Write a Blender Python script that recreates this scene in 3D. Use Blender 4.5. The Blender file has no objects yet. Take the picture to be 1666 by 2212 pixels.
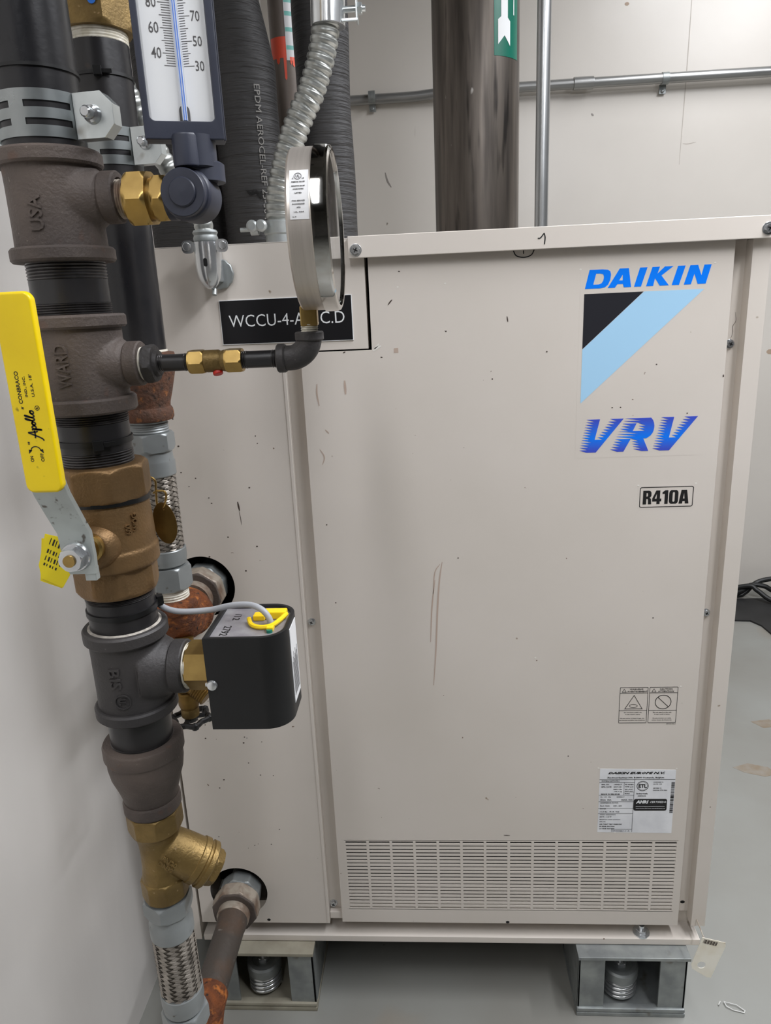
import bpy, bmesh, math, random
from mathutils import Vector, Matrix

random.seed(11)
sc = bpy.context.scene
COL = sc.collection
PI = math.pi

# ------------------------------------------------------------------ camera, world, lights, exposure
cd = bpy.data.cameras.new('camera')
cd.sensor_fit = 'VERTICAL'
cd.sensor_height = 24.0
cd.sensor_width = 18.08
cd.lens = 17.034
cd.clip_start = 0.02
cam = bpy.data.objects.new('camera', cd)
COL.objects.link(cam)
cam.matrix_world = Matrix(((0.997606, 0.026511, 0.063867, 0.377523),
                           (0.053930, 0.279832, -0.958533, -0.899720),
                           (-0.043284, 0.959683, 0.277732, 1.075947),
                           (0, 0, 0, 1)))
sc.camera = cam

w = bpy.data.worlds.new('room_air')
w.use_nodes = True
w.node_tree.nodes['Background'].inputs[0].default_value = (0.9, 0.95, 1.0, 1)
w.node_tree.nodes['Background'].inputs[1].default_value = 0.02
sc.world = w


def area(name, loc, sx, sy, power, col=(0.965, 0.985, 1.04)):
    l = bpy.data.lights.new(name, 'AREA')
    l.shape = 'RECTANGLE'
    l.size, l.size_y, l.energy, l.color = sx, sy, power, col
    o = bpy.data.objects.new(name, l)
    o.location = loc
    COL.objects.link(o)
    return o


CEIL = 3.20
LAMPS = ((1.00, -0.50, 2.00, 10.0), (0.22, -1.40, 2.25, 4.6), (1.90, 0.05, 2.50, 14.0), (1.40, 0.70, 2.50, 7.5))
for lx, ly, lz, pw in LAMPS:
    area('lamp', (lx, ly, lz - 0.105), 0.13, 1.15, pw)

sc.view_settings.view_transform = 'Standard'
sc.view_settings.look = 'None'
sc.view_settings.gamma = 1.0
sc.view_settings.use_curve_mapping = False
sc.view_settings.exposure = 1.0


# ------------------------------------------------------------------ materials
def lin(r, g, b):
    f = lambda c: c / 12.92 if c <= 0.04045 else ((c + 0.055) / 1.055) ** 2.4
    return (f(r / 255), f(g / 255), f(b / 255), 1)


def mk(name, c1, c2=None, scale=6.0, lo=0.4, hi=0.65, rough=0.5, rough2=None, metal=0.0, bump=0.0, bscale=300.0,
       bdist=0.001, stretch=(1, 1, 1), bstretch=None, spots=(), coat=0.0, spec=0.5):
    m = bpy.data.materials.new(name)
    m.use_nodes = True
    nt = m.node_tree
    N, Lk = nt.nodes, nt.links.new
    b = N['Principled BSDF']
    b.inputs['Metallic'].default_value = metal
    b.inputs['Roughness'].default_value = rough
    b.inputs['Coat Weight'].default_value = coat
    b.inputs['Specular IOR Level'].default_value = spec
    tc = N.new('ShaderNodeTexCoord')

    def coords(st):
        mp = N.new('ShaderNodeMapping')
        mp.inputs['Scale'].default_value = st
        Lk(tc.outputs['Object'], mp.inputs['Vector'])
        return mp.outputs['Vector']

    def noise(vec, sc_, detail=6.0):
        n = N.new('ShaderNodeTexNoise')
        n.inputs['Scale'].default_value = sc_
        n.inputs['Detail'].default_value = detail
        Lk(vec, n.inputs['Vector'])
        return n.outputs['Fac']

    def rng(fac, a, z):
        r = N.new('ShaderNodeMapRange')
        r.inputs['From Min'].default_value = a
        r.inputs['From Max'].default_value = z
        Lk(fac, r.inputs['Value'])
        return r.outputs['Result']

    vec = coords(stretch)
    cur = None
    if c2:
        fac = rng(noise(vec, scale), lo, hi)
        mx = N.new('ShaderNodeMix')
        mx.data_type = 'RGBA'
        Lk(fac, mx.inputs['Factor'])
        mx.inputs['A'].default_value = c1
        mx.inputs['B'].default_value = c2
        cur = mx.outputs['Result']
        if rough2 is not None:
            rr = N.new('ShaderNodeMapRange')
            rr.inputs['To Min'].default_value = rough
            rr.inputs['To Max'].default_value = rough2
            Lk(fac, rr.inputs['Value'])
            Lk(rr.outputs['Result'], b.inputs['Roughness'])
    for (sc_col, s_scale, a, z, s_st) in spots:
        f = rng(noise(coords(s_st), s_scale, 2.0), a, z)
        mx = N.new('ShaderNodeMix')
        mx.data_type = 'RGBA'
        Lk(f, mx.inputs['Factor'])
        if cur is None:
            mx.inputs['A'].default_value = c1
        else:
            Lk(cur, mx.inputs['A'])
        mx.inputs['B'].default_value = sc_col
        cur = mx.outputs['Result']
    if cur is None:
        b.inputs['Base Color'].default_value = c1
    else:
        Lk(cur, b.inputs['Base Color'])
    if bump:
        bp = N.new('ShaderNodeBump')
        bp.inputs['Strength'].default_value = bump
        bp.inputs['Distance'].default_value = bdist
        Lk(noise(coords(bstretch or (1, 1, 1)), bscale, 4.0), bp.inputs['Height'])
        Lk(bp.outputs['Normal'], b.inputs['Normal'])
    return m


O1 = (1, 1, 1)
SPK = lin(120, 105, 90)
M = {}
M['paint'] = mk('cabinet_paint', lin(220, 212, 203), lin(214, 206, 196), 5, .35, .7, rough=.42, bump=.04, bscale=900, bdist=.0003,
                spots=((lin(150, 132, 112), 55, .765, .80, O1), (lin(120, 100, 85), 120, .79, .81, O1)))
M['wall'] = mk('wall_paint', lin(221, 215, 206), lin(213, 207, 198), 2.5, .35, .7, rough=.33, bump=.12, bscale=6, bdist=.01,
               spots=((lin(150, 142, 130), 26, .775, .80, O1), (lin(180, 170, 160), 9, .78, .86, (3, 3, .5))))
M['wall_side'] = mk('side_wall_paint', lin(232, 228, 223), lin(222, 218, 213), 2.0, .35, .7, rough=.24, bump=.3, bscale=2.2, bdist=.02, bstretch=(1, 2.0, .55),
                    spots=((lin(140, 136, 128), 30, .76, .79, (1, 1, .6)), (lin(120, 116, 108), 14, .80, .84, (4, 4, .8))))
M['floor'] = mk('floor_epoxy', lin(144, 145, 140), lin(132, 130, 123), 3.0, .35, .7, rough=.3, rough2=.42, bump=.1, bscale=20, bdist=.003,
                spots=((lin(140, 132, 120), 5, .66, .80, O1), (lin(96, 94, 90), 60, .76, .8, O1), (lin(190, 190, 186), 35, .79, .82, O1)))
M['ceiling'] = mk('bare_concrete_deck', lin(112, 110, 106), lin(98, 96, 92), 3, rough=.85)
M['block'] = mk('painted_block', lin(128, 126, 122), lin(116, 114, 110), 3, rough=.7)
M['blackpipe'] = mk('black_steel_pipe', lin(26, 26, 29), lin(42, 40, 40), 14, .35, .75, rough=.27, rough2=.42, bump=.12, bscale=240, bdist=.0006,
                    spots=((lin(125, 120, 116), 190, .775, .80, O1), (lin(88, 66, 52), 24, .68, .8, O1)))
M['thread'] = mk('thread_steel', lin(92, 90, 90), lin(60, 58, 58), 40, rough=.33, metal=.8)
M['iron'] = mk('cast_iron', lin(98, 87, 80), lin(74, 66, 62), 16, .35, .65, rough=.56, rough2=.68, metal=.15, bump=.5, bscale=420, bdist=.0012,
               spots=((lin(112, 74, 52), 30, .64, .78, O1), (lin(128, 119, 110), 300, .72, .80, O1)))
M['iron_grey'] = mk('dark_cast_iron', lin(66, 63, 62), lin(54, 52, 52), 16, .35, .65, rough=.5, rough2=.62, metal=.2, bump=.4, bscale=420, bdist=.001,
                    spots=((lin(112, 108, 104), 260, .73, .80, O1), (lin(100, 84, 70), 20, .70, .84, O1)))
M['rust'] = mk('rust', lin(128, 70, 32), lin(86, 48, 28), 60, .35, .65, rough=.85, bump=.9, bscale=260, bdist=.003,
               spots=((lin(182, 108, 48), 90, .56, .72, O1), (lin(48, 32, 24), 130, .64, .72, O1)))
M['rustdark'] = mk('dark_rust', lin(98, 62, 42), lin(76, 54, 42), 80, .35, .65, rough=.82, bump=.8, bscale=300, bdist=.002,
                   spots=((lin(140, 88, 48), 120, .62, .75, O1), (lin(52, 38, 30), 160, .64, .72, O1)))
M['rustypipe'] = mk('rusted_black_pipe', lin(72, 65, 59), lin(92, 70, 54), 22, .5, .8, rough=.6, bump=.5, bscale=160, bdist=.002,
                    spots=((lin(150, 146, 140), 60, .70, .80, O1),))
M['galvdirty'] = mk('dirty_galvanised', lin(178, 168, 154), lin(128, 106, 90), 50, .38, .66, rough=.5, metal=.35, bump=.5, bscale=300, bdist=.0012)
M['brasscast'] = mk('cast_bronze', lin(142, 112, 76), lin(116, 92, 62), 26, .35, .65, rough=.42, rough2=.55, metal=.65, bump=.5, bscale=480, bdist=.0009,
                    spots=((lin(92, 68, 42), 40, .66, .82, O1),))
M['brassold'] = mk('yellow_brass_cast', lin(140, 116, 70), lin(112, 92, 54), 30, .35, .65, rough=.4, rough2=.52, metal=.65, bump=.45, bscale=380, bdist=.0009,
                   spots=((lin(176, 150, 110), 200, .70, .8, O1),))
M['brass'] = mk('machined_brass', lin(188, 158, 96), lin(160, 132, 78), 40, .35, .65, rough=.28, rough2=.38, metal=.9, bump=.1, bscale=500, bdist=.0004)
M['brassdark'] = mk('dull_brass', lin(132, 104, 54), lin(104, 80, 40), 50, .35, .65, rough=.4, metal=.8)
M['zinc'] = mk('zinc_plate', lin(222, 227, 227), lin(200, 206, 206), 24, .35, .65, rough=.24, rough2=.34, metal=.8, bump=.08, bscale=200, bdist=.0005,
               spots=((lin(150, 146, 138), 40, .68, .8, O1),))
M['zincworn'] = mk('worn_zinc', lin(188, 196, 194), lin(172, 178, 176), 30, .35, .65, rough=.36, metal=.6,
                   spots=((lin(108, 104, 98), 130, .62, .70, O1),))
M['chrome'] = mk('bright_zinc', lin(220, 222, 222), lin(196, 198, 200), 30, rough=.2, metal=.82)
M['dust'] = mk('pale_joint_dust', lin(176, 170, 160), lin(140, 134, 126), 160, rough=.8)
M['galv'] = mk('galvanised_steel', lin(166, 170, 168), lin(138, 142, 142), 30, .35, .65, rough=.42, rough2=.5, metal=.6, bump=.12, bscale=90, bdist=.0006,
               spots=((lin(120, 116, 106), 40, .66, .8, O1),))
M['galvdust'] = mk('dusty_galvanised', lin(172, 167, 150), lin(150, 144, 128), 26, .35, .65, rough=.6, metal=.25, bump=.2, bscale=90, bdist=.0006)
M['emt'] = mk('conduit_steel', lin(188, 190, 190), lin(160, 162, 162), 14, .35, .7, rough=.3, metal=.85, stretch=(3, 3, .4))
M['emtdull'] = mk('dull_conduit_steel', lin(170, 170, 168), lin(144, 144, 142), 14, .35, .7, rough=.36, metal=.7, stretch=(.4, 3, 3))
M['armor'] = mk('armoured_conduit', lin(178, 180, 176), lin(150, 152, 148), 60, .35, .65, rough=.36, metal=.75)
M['steel'] = mk('brushed_stainless', lin(206, 198, 189), lin(192, 184, 175), 12, .35, .7, rough=.36, metal=.72, stretch=(30, 1, 1))
M['polished'] = mk('polished_stainless', lin(214, 212, 208), rough=.06, metal=1)
M['navy'] = mk('navy_plastic', lin(46, 50, 64), lin(41, 44, 57), 30, rough=.45, bump=.15, bscale=900, bdist=.0003)
M['blackplastic'] = mk('black_plastic', lin(21, 21, 22), lin(18, 18, 19), 20, rough=.48, bump=.08, bscale=900, bdist=.0003)
M['tie'] = mk('black_nylon', lin(15, 15, 16), rough=.4)
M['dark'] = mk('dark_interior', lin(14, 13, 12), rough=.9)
M['rubber'] = mk('rubber_insulation', lin(44, 43, 43), lin(36, 35, 35), 12, .35, .65, rough=.6, bump=.8, bscale=26, bdist=.006, bstretch=(.6, .6, 9),
                 spots=((lin(86, 80, 78), 40, .74, .82, O1),))
M['bigpipe'] = mk('mill_scale_pipe', lin(112, 104, 96), lin(72, 66, 61), 9, .34, .66, rough=.34, rough2=.46, metal=.6, stretch=(5, 5, .35),
                  spots=((lin(40, 36, 33), 12, .60, .74, (4, 4, .5)), (lin(170, 166, 160), 40, .745, .80, (1, 1, .6))))
M['greypipe'] = mk('grey_primed_pipe', lin(128, 116, 106), lin(106, 96, 88), 14, .35, .65, rough=.5, stretch=(2, 2, .6))
M['orange'] = mk('orange_marking_paint', lin(255, 98, 68), rough=.5)
M['teal'] = mk('teal_print', lin(120, 190, 180), rough=.5)
M['green'] = mk('green_vinyl', lin(8, 108, 88), rough=.35)
M['white'] = mk('white_print', lin(238, 240, 240), rough=.5)
M['teflon'] = mk('thread_seal_tape', lin(226, 222, 210), lin(200, 194, 176), 120, rough=.6)
M['scale'] = mk('scale_face', lin(232, 233, 233), rough=.4)
M['ink'] = mk('grey_ink', lin(86, 84, 84), rough=.6)
M['blackink'] = mk('black_ink', lin(22, 21, 21), rough=.55)
M['faintink'] = mk('faint_grey_ink', lin(128, 126, 122), rough=.7)
M['spirit'] = mk('blue_spirit', lin(96, 134, 214), rough=.25)
M['tube'] = mk('tube_glass_white', lin(214, 222, 238), rough=.15)
M['yellow'] = mk('yellow_vinyl', lin(246, 214, 4), lin(238, 204, 6), 20, rough=.38, bump=.06, bscale=60, bdist=.0008,
                 spots=((lin(150, 128, 20), 90, .725, .78, O1),))
M['yellowtag'] = mk('yellow_paper', lin(240, 218, 20), rough=.55)
M['yellowclip'] = mk('yellow_plastic', lin(244, 206, 24), rough=.4)
M['label'] = mk('white_label', lin(226, 226, 226), rough=.45)
M['silverlabel'] = mk('silver_label', lin(238, 239, 241), lin(222, 223, 226), 30, rough=.4)
M['greycable'] = mk('grey_cable_sheath', lin(160, 162, 166), rough=.45)
M['cableblack'] = mk('black_cable_sheath', lin(20, 21, 20), rough=.5)
M['greypaint'] = mk('grey_painted_fitting', lin(150, 154, 154), lin(138, 142, 142), 30, .35, .65, rough=.38, metal=.35,
                    spots=((lin(104, 100, 92), 120, .70, .78, O1),))
M['braid'] = mk('braided_steel', lin(176, 168, 158), lin(130, 123, 114), 60, .35, .65, rough=.42, metal=.55)
M['braidcore'] = mk('braid_core', lin(62, 56, 52), rough=.7)
M['plateface'] = mk('stamped_zinc_plate', lin(138, 134, 138), lin(160, 158, 160), 50, .42, .66, rough=.42, metal=.35, bump=.2, bscale=300, bdist=.0005)
M['dblue'] = mk('logo_blue', lin(0, 128, 255), rough=.5, spec=.2)
M['lblue'] = mk('pale_blue', lin(172, 216, 246), rough=.42)
M['lblack'] = mk('logo_black', lin(36, 36, 42), rough=.4)
M['signblack'] = mk('engraved_sign_black', lin(18, 18, 22), rough=.3)
M['tagpaper'] = mk('stained_paper', lin(250, 246, 232), lin(240, 232, 212), 30, rough=.7, spots=((lin(180, 130, 60), 60, .66, .74, O1),))
M['clear'] = mk('clear_plastic_scrap', lin(196, 196, 192), rough=.15)
M['mat'] = mk('dark_floor_shade', lin(40, 40, 40), lin(30, 30, 30), 12, rough=.6)  # dark colour of the painted floor shade
M['bluepaint'] = mk('blue_paint_dab', lin(40, 120, 220), rough=.5)
M['red'] = mk('red_plastic', lin(190, 40, 30), rough=.4)
M['scuff'] = mk('brown_scuff', lin(178, 156, 136), rough=.6)
M['scuffdark'] = mk('dark_scuff', lin(70, 58, 50), rough=.6)
M['scufflight'] = mk('faint_scuff', lin(186, 178, 168), rough=.6)
M['scuffgrey'] = mk('grey_scuff', lin(150, 144, 138), rough=.6)
M['smear'] = mk('rusty_smear', lin(190, 170, 156), rough=.5)
M['chip'] = mk('pale_paint_chip', lin(232, 228, 220), rough=.5)

# series lettering: blue turning violet toward top and bottom of the printed letters
m = bpy.data.materials.new('graded_blue_print')
m.use_nodes = True
nt = m.node_tree
tc = nt.nodes.new('ShaderNodeTexCoord')
sp = nt.nodes.new('ShaderNodeSeparateXYZ')
nt.links.new(tc.outputs['Generated'], sp.inputs[0])
cr = nt.nodes.new('ShaderNodeValToRGB')
e = cr.color_ramp.elements
e[0].position, e[0].color = 0.05, lin(64, 84, 200)
e[1].position, e[1].color = 0.95, lin(64, 84, 200)
k = cr.color_ramp.elements.new(0.42)
k.color = lin(0, 124, 250)
nt.links.new(sp.outputs['Z'], cr.inputs[0])
nt.links.new(cr.outputs[0], nt.nodes['Principled BSDF'].inputs['Base Color'])
nt.nodes['Principled BSDF'].inputs['Roughness'].default_value = .42
M['vrv'] = m

# clear gauge lens
m = bpy.data.materials.new('clear_lens')
m.use_nodes = True
b = m.node_tree.nodes['Principled BSDF']
b.inputs['Transmission Weight'].default_value = 1.0
b.inputs['Roughness'].default_value = 0.02
b.inputs['IOR'].default_value = 1.45
M['glass'] = m

m = bpy.data.materials.new('lamp_diffuser')
m.use_nodes = True
b = m.node_tree.nodes['Principled BSDF']
b.inputs['Emission Color'].default_value = (1, .97, .92, 1)
b.inputs['Emission Strength'].default_value = 1.5
M['diffuser'] = m


# ------------------------------------------------------------------ mesh helpers
def world_loc(o):
    v = Vector((0, 0, 0))
    while o:
        v += o.location
        o = o.parent
    return v


def link(name, bm, mat, parent=None, loc=None, angle=32, smooth=True):
    me = bpy.data.meshes.new(name)
    off = world_loc(parent) if parent else Vector(loc or (0, 0, 0))
    bm.transform(Matrix.Translation(-off))
    bmesh.ops.recalc_face_normals(bm, faces=bm.faces[:])
    bm.to_mesh(me)
    bm.free()
    if smooth:
        for p in me.polygons:
            p.use_smooth = True
        me.set_sharp_from_angle(angle=math.radians(angle))
    me.materials.append(M[mat] if isinstance(mat, str) else mat)
    o = bpy.data.objects.new(name, me)
    if not parent:
        o.location = off
    COL.objects.link(o)
    if parent:
        o.parent = parent
    if smooth and len(me.polygons) < 20000:
        wn = o.modifiers.new('flat_faces', 'WEIGHTED_NORMAL')
        wn.keep_sharp = True
        wn.weight = 80
    return o


def melt(o, voxel=.0011, it=8):
    m_ = o.modifiers.new('fuse', 'REMESH')
    m_.mode = 'VOXEL'
    m_.voxel_size = voxel
    m_.use_smooth_shade = True
    m_ = o.modifiers.new('round', 'SMOOTH')
    m_.factor = .5
    m_.iterations = it
    return o


def tag(o, label, cat, group=None):
    o['label'] = label
    o['category'] = cat
    if group:
        o['group'] = group
    return o


def thing(name, loc, label, cat, group=None):
    o = bpy.data.objects.new(name, None)
    o.empty_display_size = .02
    o.location = loc
    COL.objects.link(o)
    return tag(o, label, cat, group)


def struct(name, bm, mat, parent=None):
    o = link(name, bm, mat, parent)
    o['kind'] = 'structure'
    return o


def frame(o, d, up=None):
    d = Vector(d).normalized()
    u = Vector(up) if up else (Vector((0, 0, 1)) if abs(d.z) < .9 else Vector((0, 1, 0)))
    x = u.cross(d).normalized()
    y = d.cross(x)
    return Matrix(((x.x, y.x, d.x, o[0]), (x.y, y.y, d.y, o[1]), (x.z, y.z, d.z, o[2]), (0, 0, 0, 1)))


def lathe(bm, prof, o, d=(0, 0, 1), seg=48, cap=True, rfun=None, phase=0.0, up=None):
    """profile of (radius, height) turned about the axis d through o"""
    F = frame(o, d, up)
    rings = []
    for r, h in prof:
        ring = []
        for i in range(seg):
            a = 2 * PI * i / seg + phase
            rr = rfun(r, h, a - phase) if rfun else r
            ring.append(bm.verts.new(F @ Vector((rr * math.cos(a), rr * math.sin(a), h))))
        rings.append(ring)
    for a, b in zip(rings, rings[1:]):
        for i in range(seg):
            j = (i + 1) % seg
            bm.faces.new((a[i], a[j], b[j], b[i]))
    if cap:
        bm.faces.new(rings[0][::-1])
        bm.faces.new(rings[-1])
    return bm


def cyl(bm, p0, p1, r0, r1=None, seg=32, bev=0.0):
    p0, p1 = Vector(p0), Vector(p1)
    L = (p1 - p0).length
    r1 = r0 if r1 is None else r1
    if bev:
        prof = [(r0 - bev, 0), (r0 - bev * .3, bev * .3), (r0, bev), (r1, L - bev), (r1 - bev * .3, L - bev * .3), (r1 - bev, L)]
    else:
        prof = [(r0, 0), (r1, L)]
    return lathe(bm, prof, p0, p1 - p0, seg)


def nut(bm, o, d, L, R, n=6, phase=0.0, ch=.16, ends=(1, 1), up=None):
    """n-sided nut with turned chamfers; R is the corner radius"""
    c = R * ch
    zs = []
    if ends[0]:
        zs += [(0, .90), (c * .35, .94), (c * .7, .975), (c, 1.0)]
    else:
        zs += [(0, 1.0)]
    if ends[1]:
        zs += [(L - c, 1.0), (L - c * .7, .975), (L - c * .35, .94), (L, .90)]
    else:
        zs += [(L, 1.0)]
    ap = math.cos(PI / n)

    def rf(lim, h, a):
        a = (a % (2 * PI / n)) - PI / n
        return min(ap / math.cos(a) * R, lim)
    return lathe(bm, [(R * k, z) for z, k in zs], o, d, 12 * n, True, rf, phase, up)


def thread_prof(r, z0, z1, n, depth=.0009):
    out = []
    for i in range(n):
        a = z0 + (z1 - z0) * i / n
        st = (z1 - z0) / n
        out += [(r - depth, a), (r, a + st * .45), (r, a + st * .6)]
    return out + [(r - depth, z1)]


def catmull(pts, n=10):
    P = [Vector(p) for p in pts]
    if len(P) < 3:
        return [P[0].lerp(P[-1], i / n) for i in range(n + 1)]
    P = [P[0] * 2 - P[1]] + P + [P[-1] * 2 - P[-2]]
    out = []
    for i in range(1, len(P) - 2):
        for k_ in range(n):
            t = k_ / n
            a, b, c, d = P[i - 1], P[i], P[i + 1], P[i + 2]
            out.append(.5 * ((2 * b) + (c - a) * t + (2 * a - 5 * b + 4 * c - d) * t * t + (3 * b - a - 3 * c + d) * t ** 3))
    out.append(P[-2].copy())
    return out


def sweep(bm, pts, r, seg=12, flat=None, cap=True):
    """tube (or ribbon: flat=(half width, half thickness)) along points; r may be a function of the running length"""
    P = [Vector(p) for p in pts]
    T = [(P[min(i + 1, len(P) - 1)] - P[max(i - 1, 0)]).normalized() for i in range(len(P))]
    nrm = T[0].orthogonal().normalized()
    rings, s = [], 0.0
    for i, p in enumerate(P):
        if i:
            s += (p - P[i - 1]).length
        nrm = (nrm - T[i] * nrm.dot(T[i])).normalized()
        bn = T[i].cross(nrm)
        rr = r(s) if callable(r) else r
        rings.append([bm.verts.new(p + nrm * math.cos(2 * PI * k_ / seg) * rr + bn * math.sin(2 * PI * k_ / seg) * rr) for k_ in range(seg)])
    for a, b in zip(rings, rings[1:]):
        for i in range(seg):
            j = (i + 1) % seg
            bm.faces.new((a[i], a[j], b[j], b[i]))
    if cap:
        bm.faces.new(rings[0][::-1])
        bm.faces.new(rings[-1])
    return bm


def resample(P, step):
    out = [P[0]]
    acc = 0.0
    for a, b in zip(P, P[1:]):
        L = (b - a).length
        while acc + L >= step:
            t = (step - acc) / L
            a = a.lerp(b, t)
            out.append(a)
            L = (b - a).length
            acc = 0.0
        acc += L
    return out


def box(bm, a, b, bev=0.0, rot=None, seg=2):
    """axis-aligned box between corners a and b (rot: matrix applied after building)"""
    a, b = Vector(a), Vector(b)
    t = bmesh.new()
    bmesh.ops.create_cube(t, size=1)
    t.transform(Matrix.Translation((a + b) / 2) @ Matrix.Diagonal(((b - a).x, (b - a).y, (b - a).z, 1)))
    if bev:
        bmesh.ops.bevel(t, geom=t.edges[:], offset=bev, segments=seg, profile=.6, affect='EDGES')
    if rot:
        t.transform(rot)
    merge(bm, t)
    return bm


def merge(bm, t):
    me = bpy.data.meshes.new('tmp')
    t.to_mesh(me)
    t.free()
    bm.from_mesh(me)
    bpy.data.meshes.remove(me)


def plate(bm, outline, holes=(), th=.001, F=None, bev=0.0):
    """flat plate in local xy (outline and holes as point lists), thickness th toward local +z, placed by F"""
    cu = bpy.data.curves.new('tmp', 'CURVE')
    cu.dimensions = '2D'
    cu.fill_mode = 'BOTH'
    cu.extrude = th / 2
    if bev:
        cu.bevel_depth = bev
        cu.bevel_resolution = 1
        cu.offset = -bev
        cu.extrude = max(th / 2 - bev, 0)
    for pl in (outline,) + tuple(holes):
        s = cu.splines.new('POLY')
        s.points.add(len(pl) - 1)
        for q, (x, y) in zip(s.points, pl):
            q.co = (x, y, 0, 1)
        s.use_cyclic_u = True
    o = bpy.data.objects.new('tmp', cu)
    COL.objects.link(o)
    dg = bpy.context.evaluated_depsgraph_get()
    me = bpy.data.meshes.new_from_object(o.evaluated_get(dg))
    t = bmesh.new()
    t.from_mesh(me)
    bpy.data.objects.remove(o)
    bpy.data.curves.remove(cu)
    bpy.data.meshes.remove(me)
    bmesh.ops.remove_doubles(t, verts=t.verts[:], dist=1e-6)
    t.transform(Matrix.Translation((0, 0, th / 2)))
    if F is not None:
        t.transform(F)
    merge(bm, t)
    return bm


def circle(cx, cy, r, n=48, ry=None):
    return [(cx + r * math.cos(2 * PI * i / n), cy + (ry or r) * math.sin(2 * PI * i / n)) for i in range(n)]


def rrect(x0, y0, x1, y1, r, n=6):
    out = []
    for cx, cy, a0 in ((x1 - r, y1 - r, 0), (x0 + r, y1 - r, 90), (x0 + r, y0 + r, 180), (x1 - r, y0 + r, 270)):
        for i in range(n + 1):
            a = math.radians(a0 + 90 * i / n)
            out.append((cx + r * math.cos(a), cy + r * math.sin(a)))
    return out


def front(y=0.0):
    """maps local (x, y, z) to world x, z and depth: local +z points toward the viewer side (-Y)"""
    return Matrix(((1, 0, 0, 0), (0, 0, -1, y), (0, 1, 0, 0), (0, 0, 0, 1)))


def text(bm, s, x0, y0, x1, y1, F, th=.0003, shear=0.0, bold=0.0, res=3, warp=None):
    """lettering scaled to fill the box x0..x1, y0..y1 of the local plane, then placed by F"""
    cu = bpy.data.curves.new('tmp', 'FONT')
    cu.body = s
    cu.shear = shear
    cu.offset = bold
    cu.extrude = .02
    cu.resolution_u = res
    o = bpy.data.objects.new('tmp', cu)
    COL.objects.link(o)
    dg = bpy.context.evaluated_depsgraph_get()
    me = bpy.data.meshes.new_from_object(o.evaluated_get(dg))
    t = bmesh.new()
    t.from_mesh(me)
    bpy.data.objects.remove(o)
    bpy.data.curves.remove(cu)
    bpy.data.meshes.remove(me)
    xs = [v.co.x for v in t.verts]
    ys = [v.co.y for v in t.verts]
    ax, bx, ay, by = min(xs), max(xs), min(ys), max(ys)
    for v in t.verts:
        u = x0 + (v.co.x - ax) / (bx - ax) * (x1 - x0)
        q = y0 + (v.co.y - ay) / max(by - ay, 1e-9) * (y1 - y0)
        z = th * (v.co.z + .02) / .04
        v.co = warp(u, q, z) if warp else F @ Vector((u, q, z))
    merge(bm, t)
    return bm


def around(ax, ay, r, a0, zc, vertical=True, flip=1):
    """wrap lettering on a vertical cylinder: local x runs up (or down) the pipe, local y runs round it"""
    def f(u, q, z):
        if vertical:
            zz, s = zc + flip * u, -flip * q
        else:
            zz, s = zc + q, u
        a = a0 + s / r
        return Vector((ax + (r + z) * math.cos(a), ay + (r + z) * math.sin(a), zz))
    return f


def stroke(bm, pts, wd, F, th=.00025, taper=True):
    P = catmull([(x, y, 0) for x, y in pts], 5)
    n = len(P)
    L, R = [], []
    for i, p in enumerate(P):
        t = (P[min(i + 1, n - 1)] - P[max(i - 1, 0)])
        t = Vector((-t.y, t.x, 0)).normalized()
        ww = wd * (1 if not taper else .35 + .65 * math.sin(PI * (i + .5) / n))
        L.append(bm.verts.new(F @ (p + t * ww / 2 + Vector((0, 0, th)))))
        R.append(bm.verts.new(F @ (p - t * ww / 2 + Vector((0, 0, th)))))
    for i in range(n - 1):
        bm.faces.new((L[i], R[i], R[i + 1], L[i + 1]))
    return bm


B = bmesh.new

# ------------------------------------------------------------------ the room
RX, RY0, RY1, LX = 6.0, -6.0, 1.65, -0.105
fl = struct('floor', box(B(), (LX - .1, RY0 - .1, -.08), (RX + .1, RY1 + .1, 0)), 'floor')
struct('ceiling', box(B(), (LX - .1, RY0 - .1, CEIL), (RX + .1, RY1 + .1, CEIL + .08)), 'ceiling')
wl_ = struct('wall_left', box(B(), (LX - .08, RY0, 0), (LX, RY1 + .08, CEIL)), 'wall_side')
struct('wall_right', box(B(), (RX, RY0, 0), (RX + .08, RY1 + .08, CEIL)), 'block')
struct('wall_front', box(B(), (LX, RY0 - .08, 0), (RX, RY0, CEIL)), 'block')
M['floorstain'] = mk('brown_floor_smudge', lin(132, 118, 100), lin(144, 138, 128), 40, .35, .7, rough=.4)
for pts in ([(1.06, .60), (1.10, .615), (1.14, .60), (1.15, .575), (1.12, .565), (1.08, .58)], [(1.18, .79), (1.23, .80), (1.25, .77), (1.20, .76)], [(.95, .10), (.97, .104), (.968, .092), (.952, .09)]):
    link('floor_smudge', plate(B(), pts, (), .0003, Matrix.Identity(4)), 'floorstain', fl)
for pts in (((-.40, .78), (-.385, .776), (-.38, .784)), ((-.33, .60), (-.328, .62)), ((-.42, .40), (-.415, .415), (-.41, .42))):
    link('scuff_mark', stroke(B(), pts, .0022, Matrix(((0, 0, 1, LX), (1, 0, 0, 0), (0, 1, 0, 0), (0, 0, 0, 1)))), 'scuffgrey', wl_)
bw = struct('wall_back', box(B(), (LX, RY1, 0), (RX, RY1 + .08, CEIL)), 'wall')
for pts in (((1.19, 1.95), (1.188, 1.72), (1.183, 1.45)), ((1.19, 1.51), (1.205, 1.508), (1.23, 1.512))):
    link('scuff_mark', stroke(B(), pts, .0028, front(RY1)), 'scufflight', bw)
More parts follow.
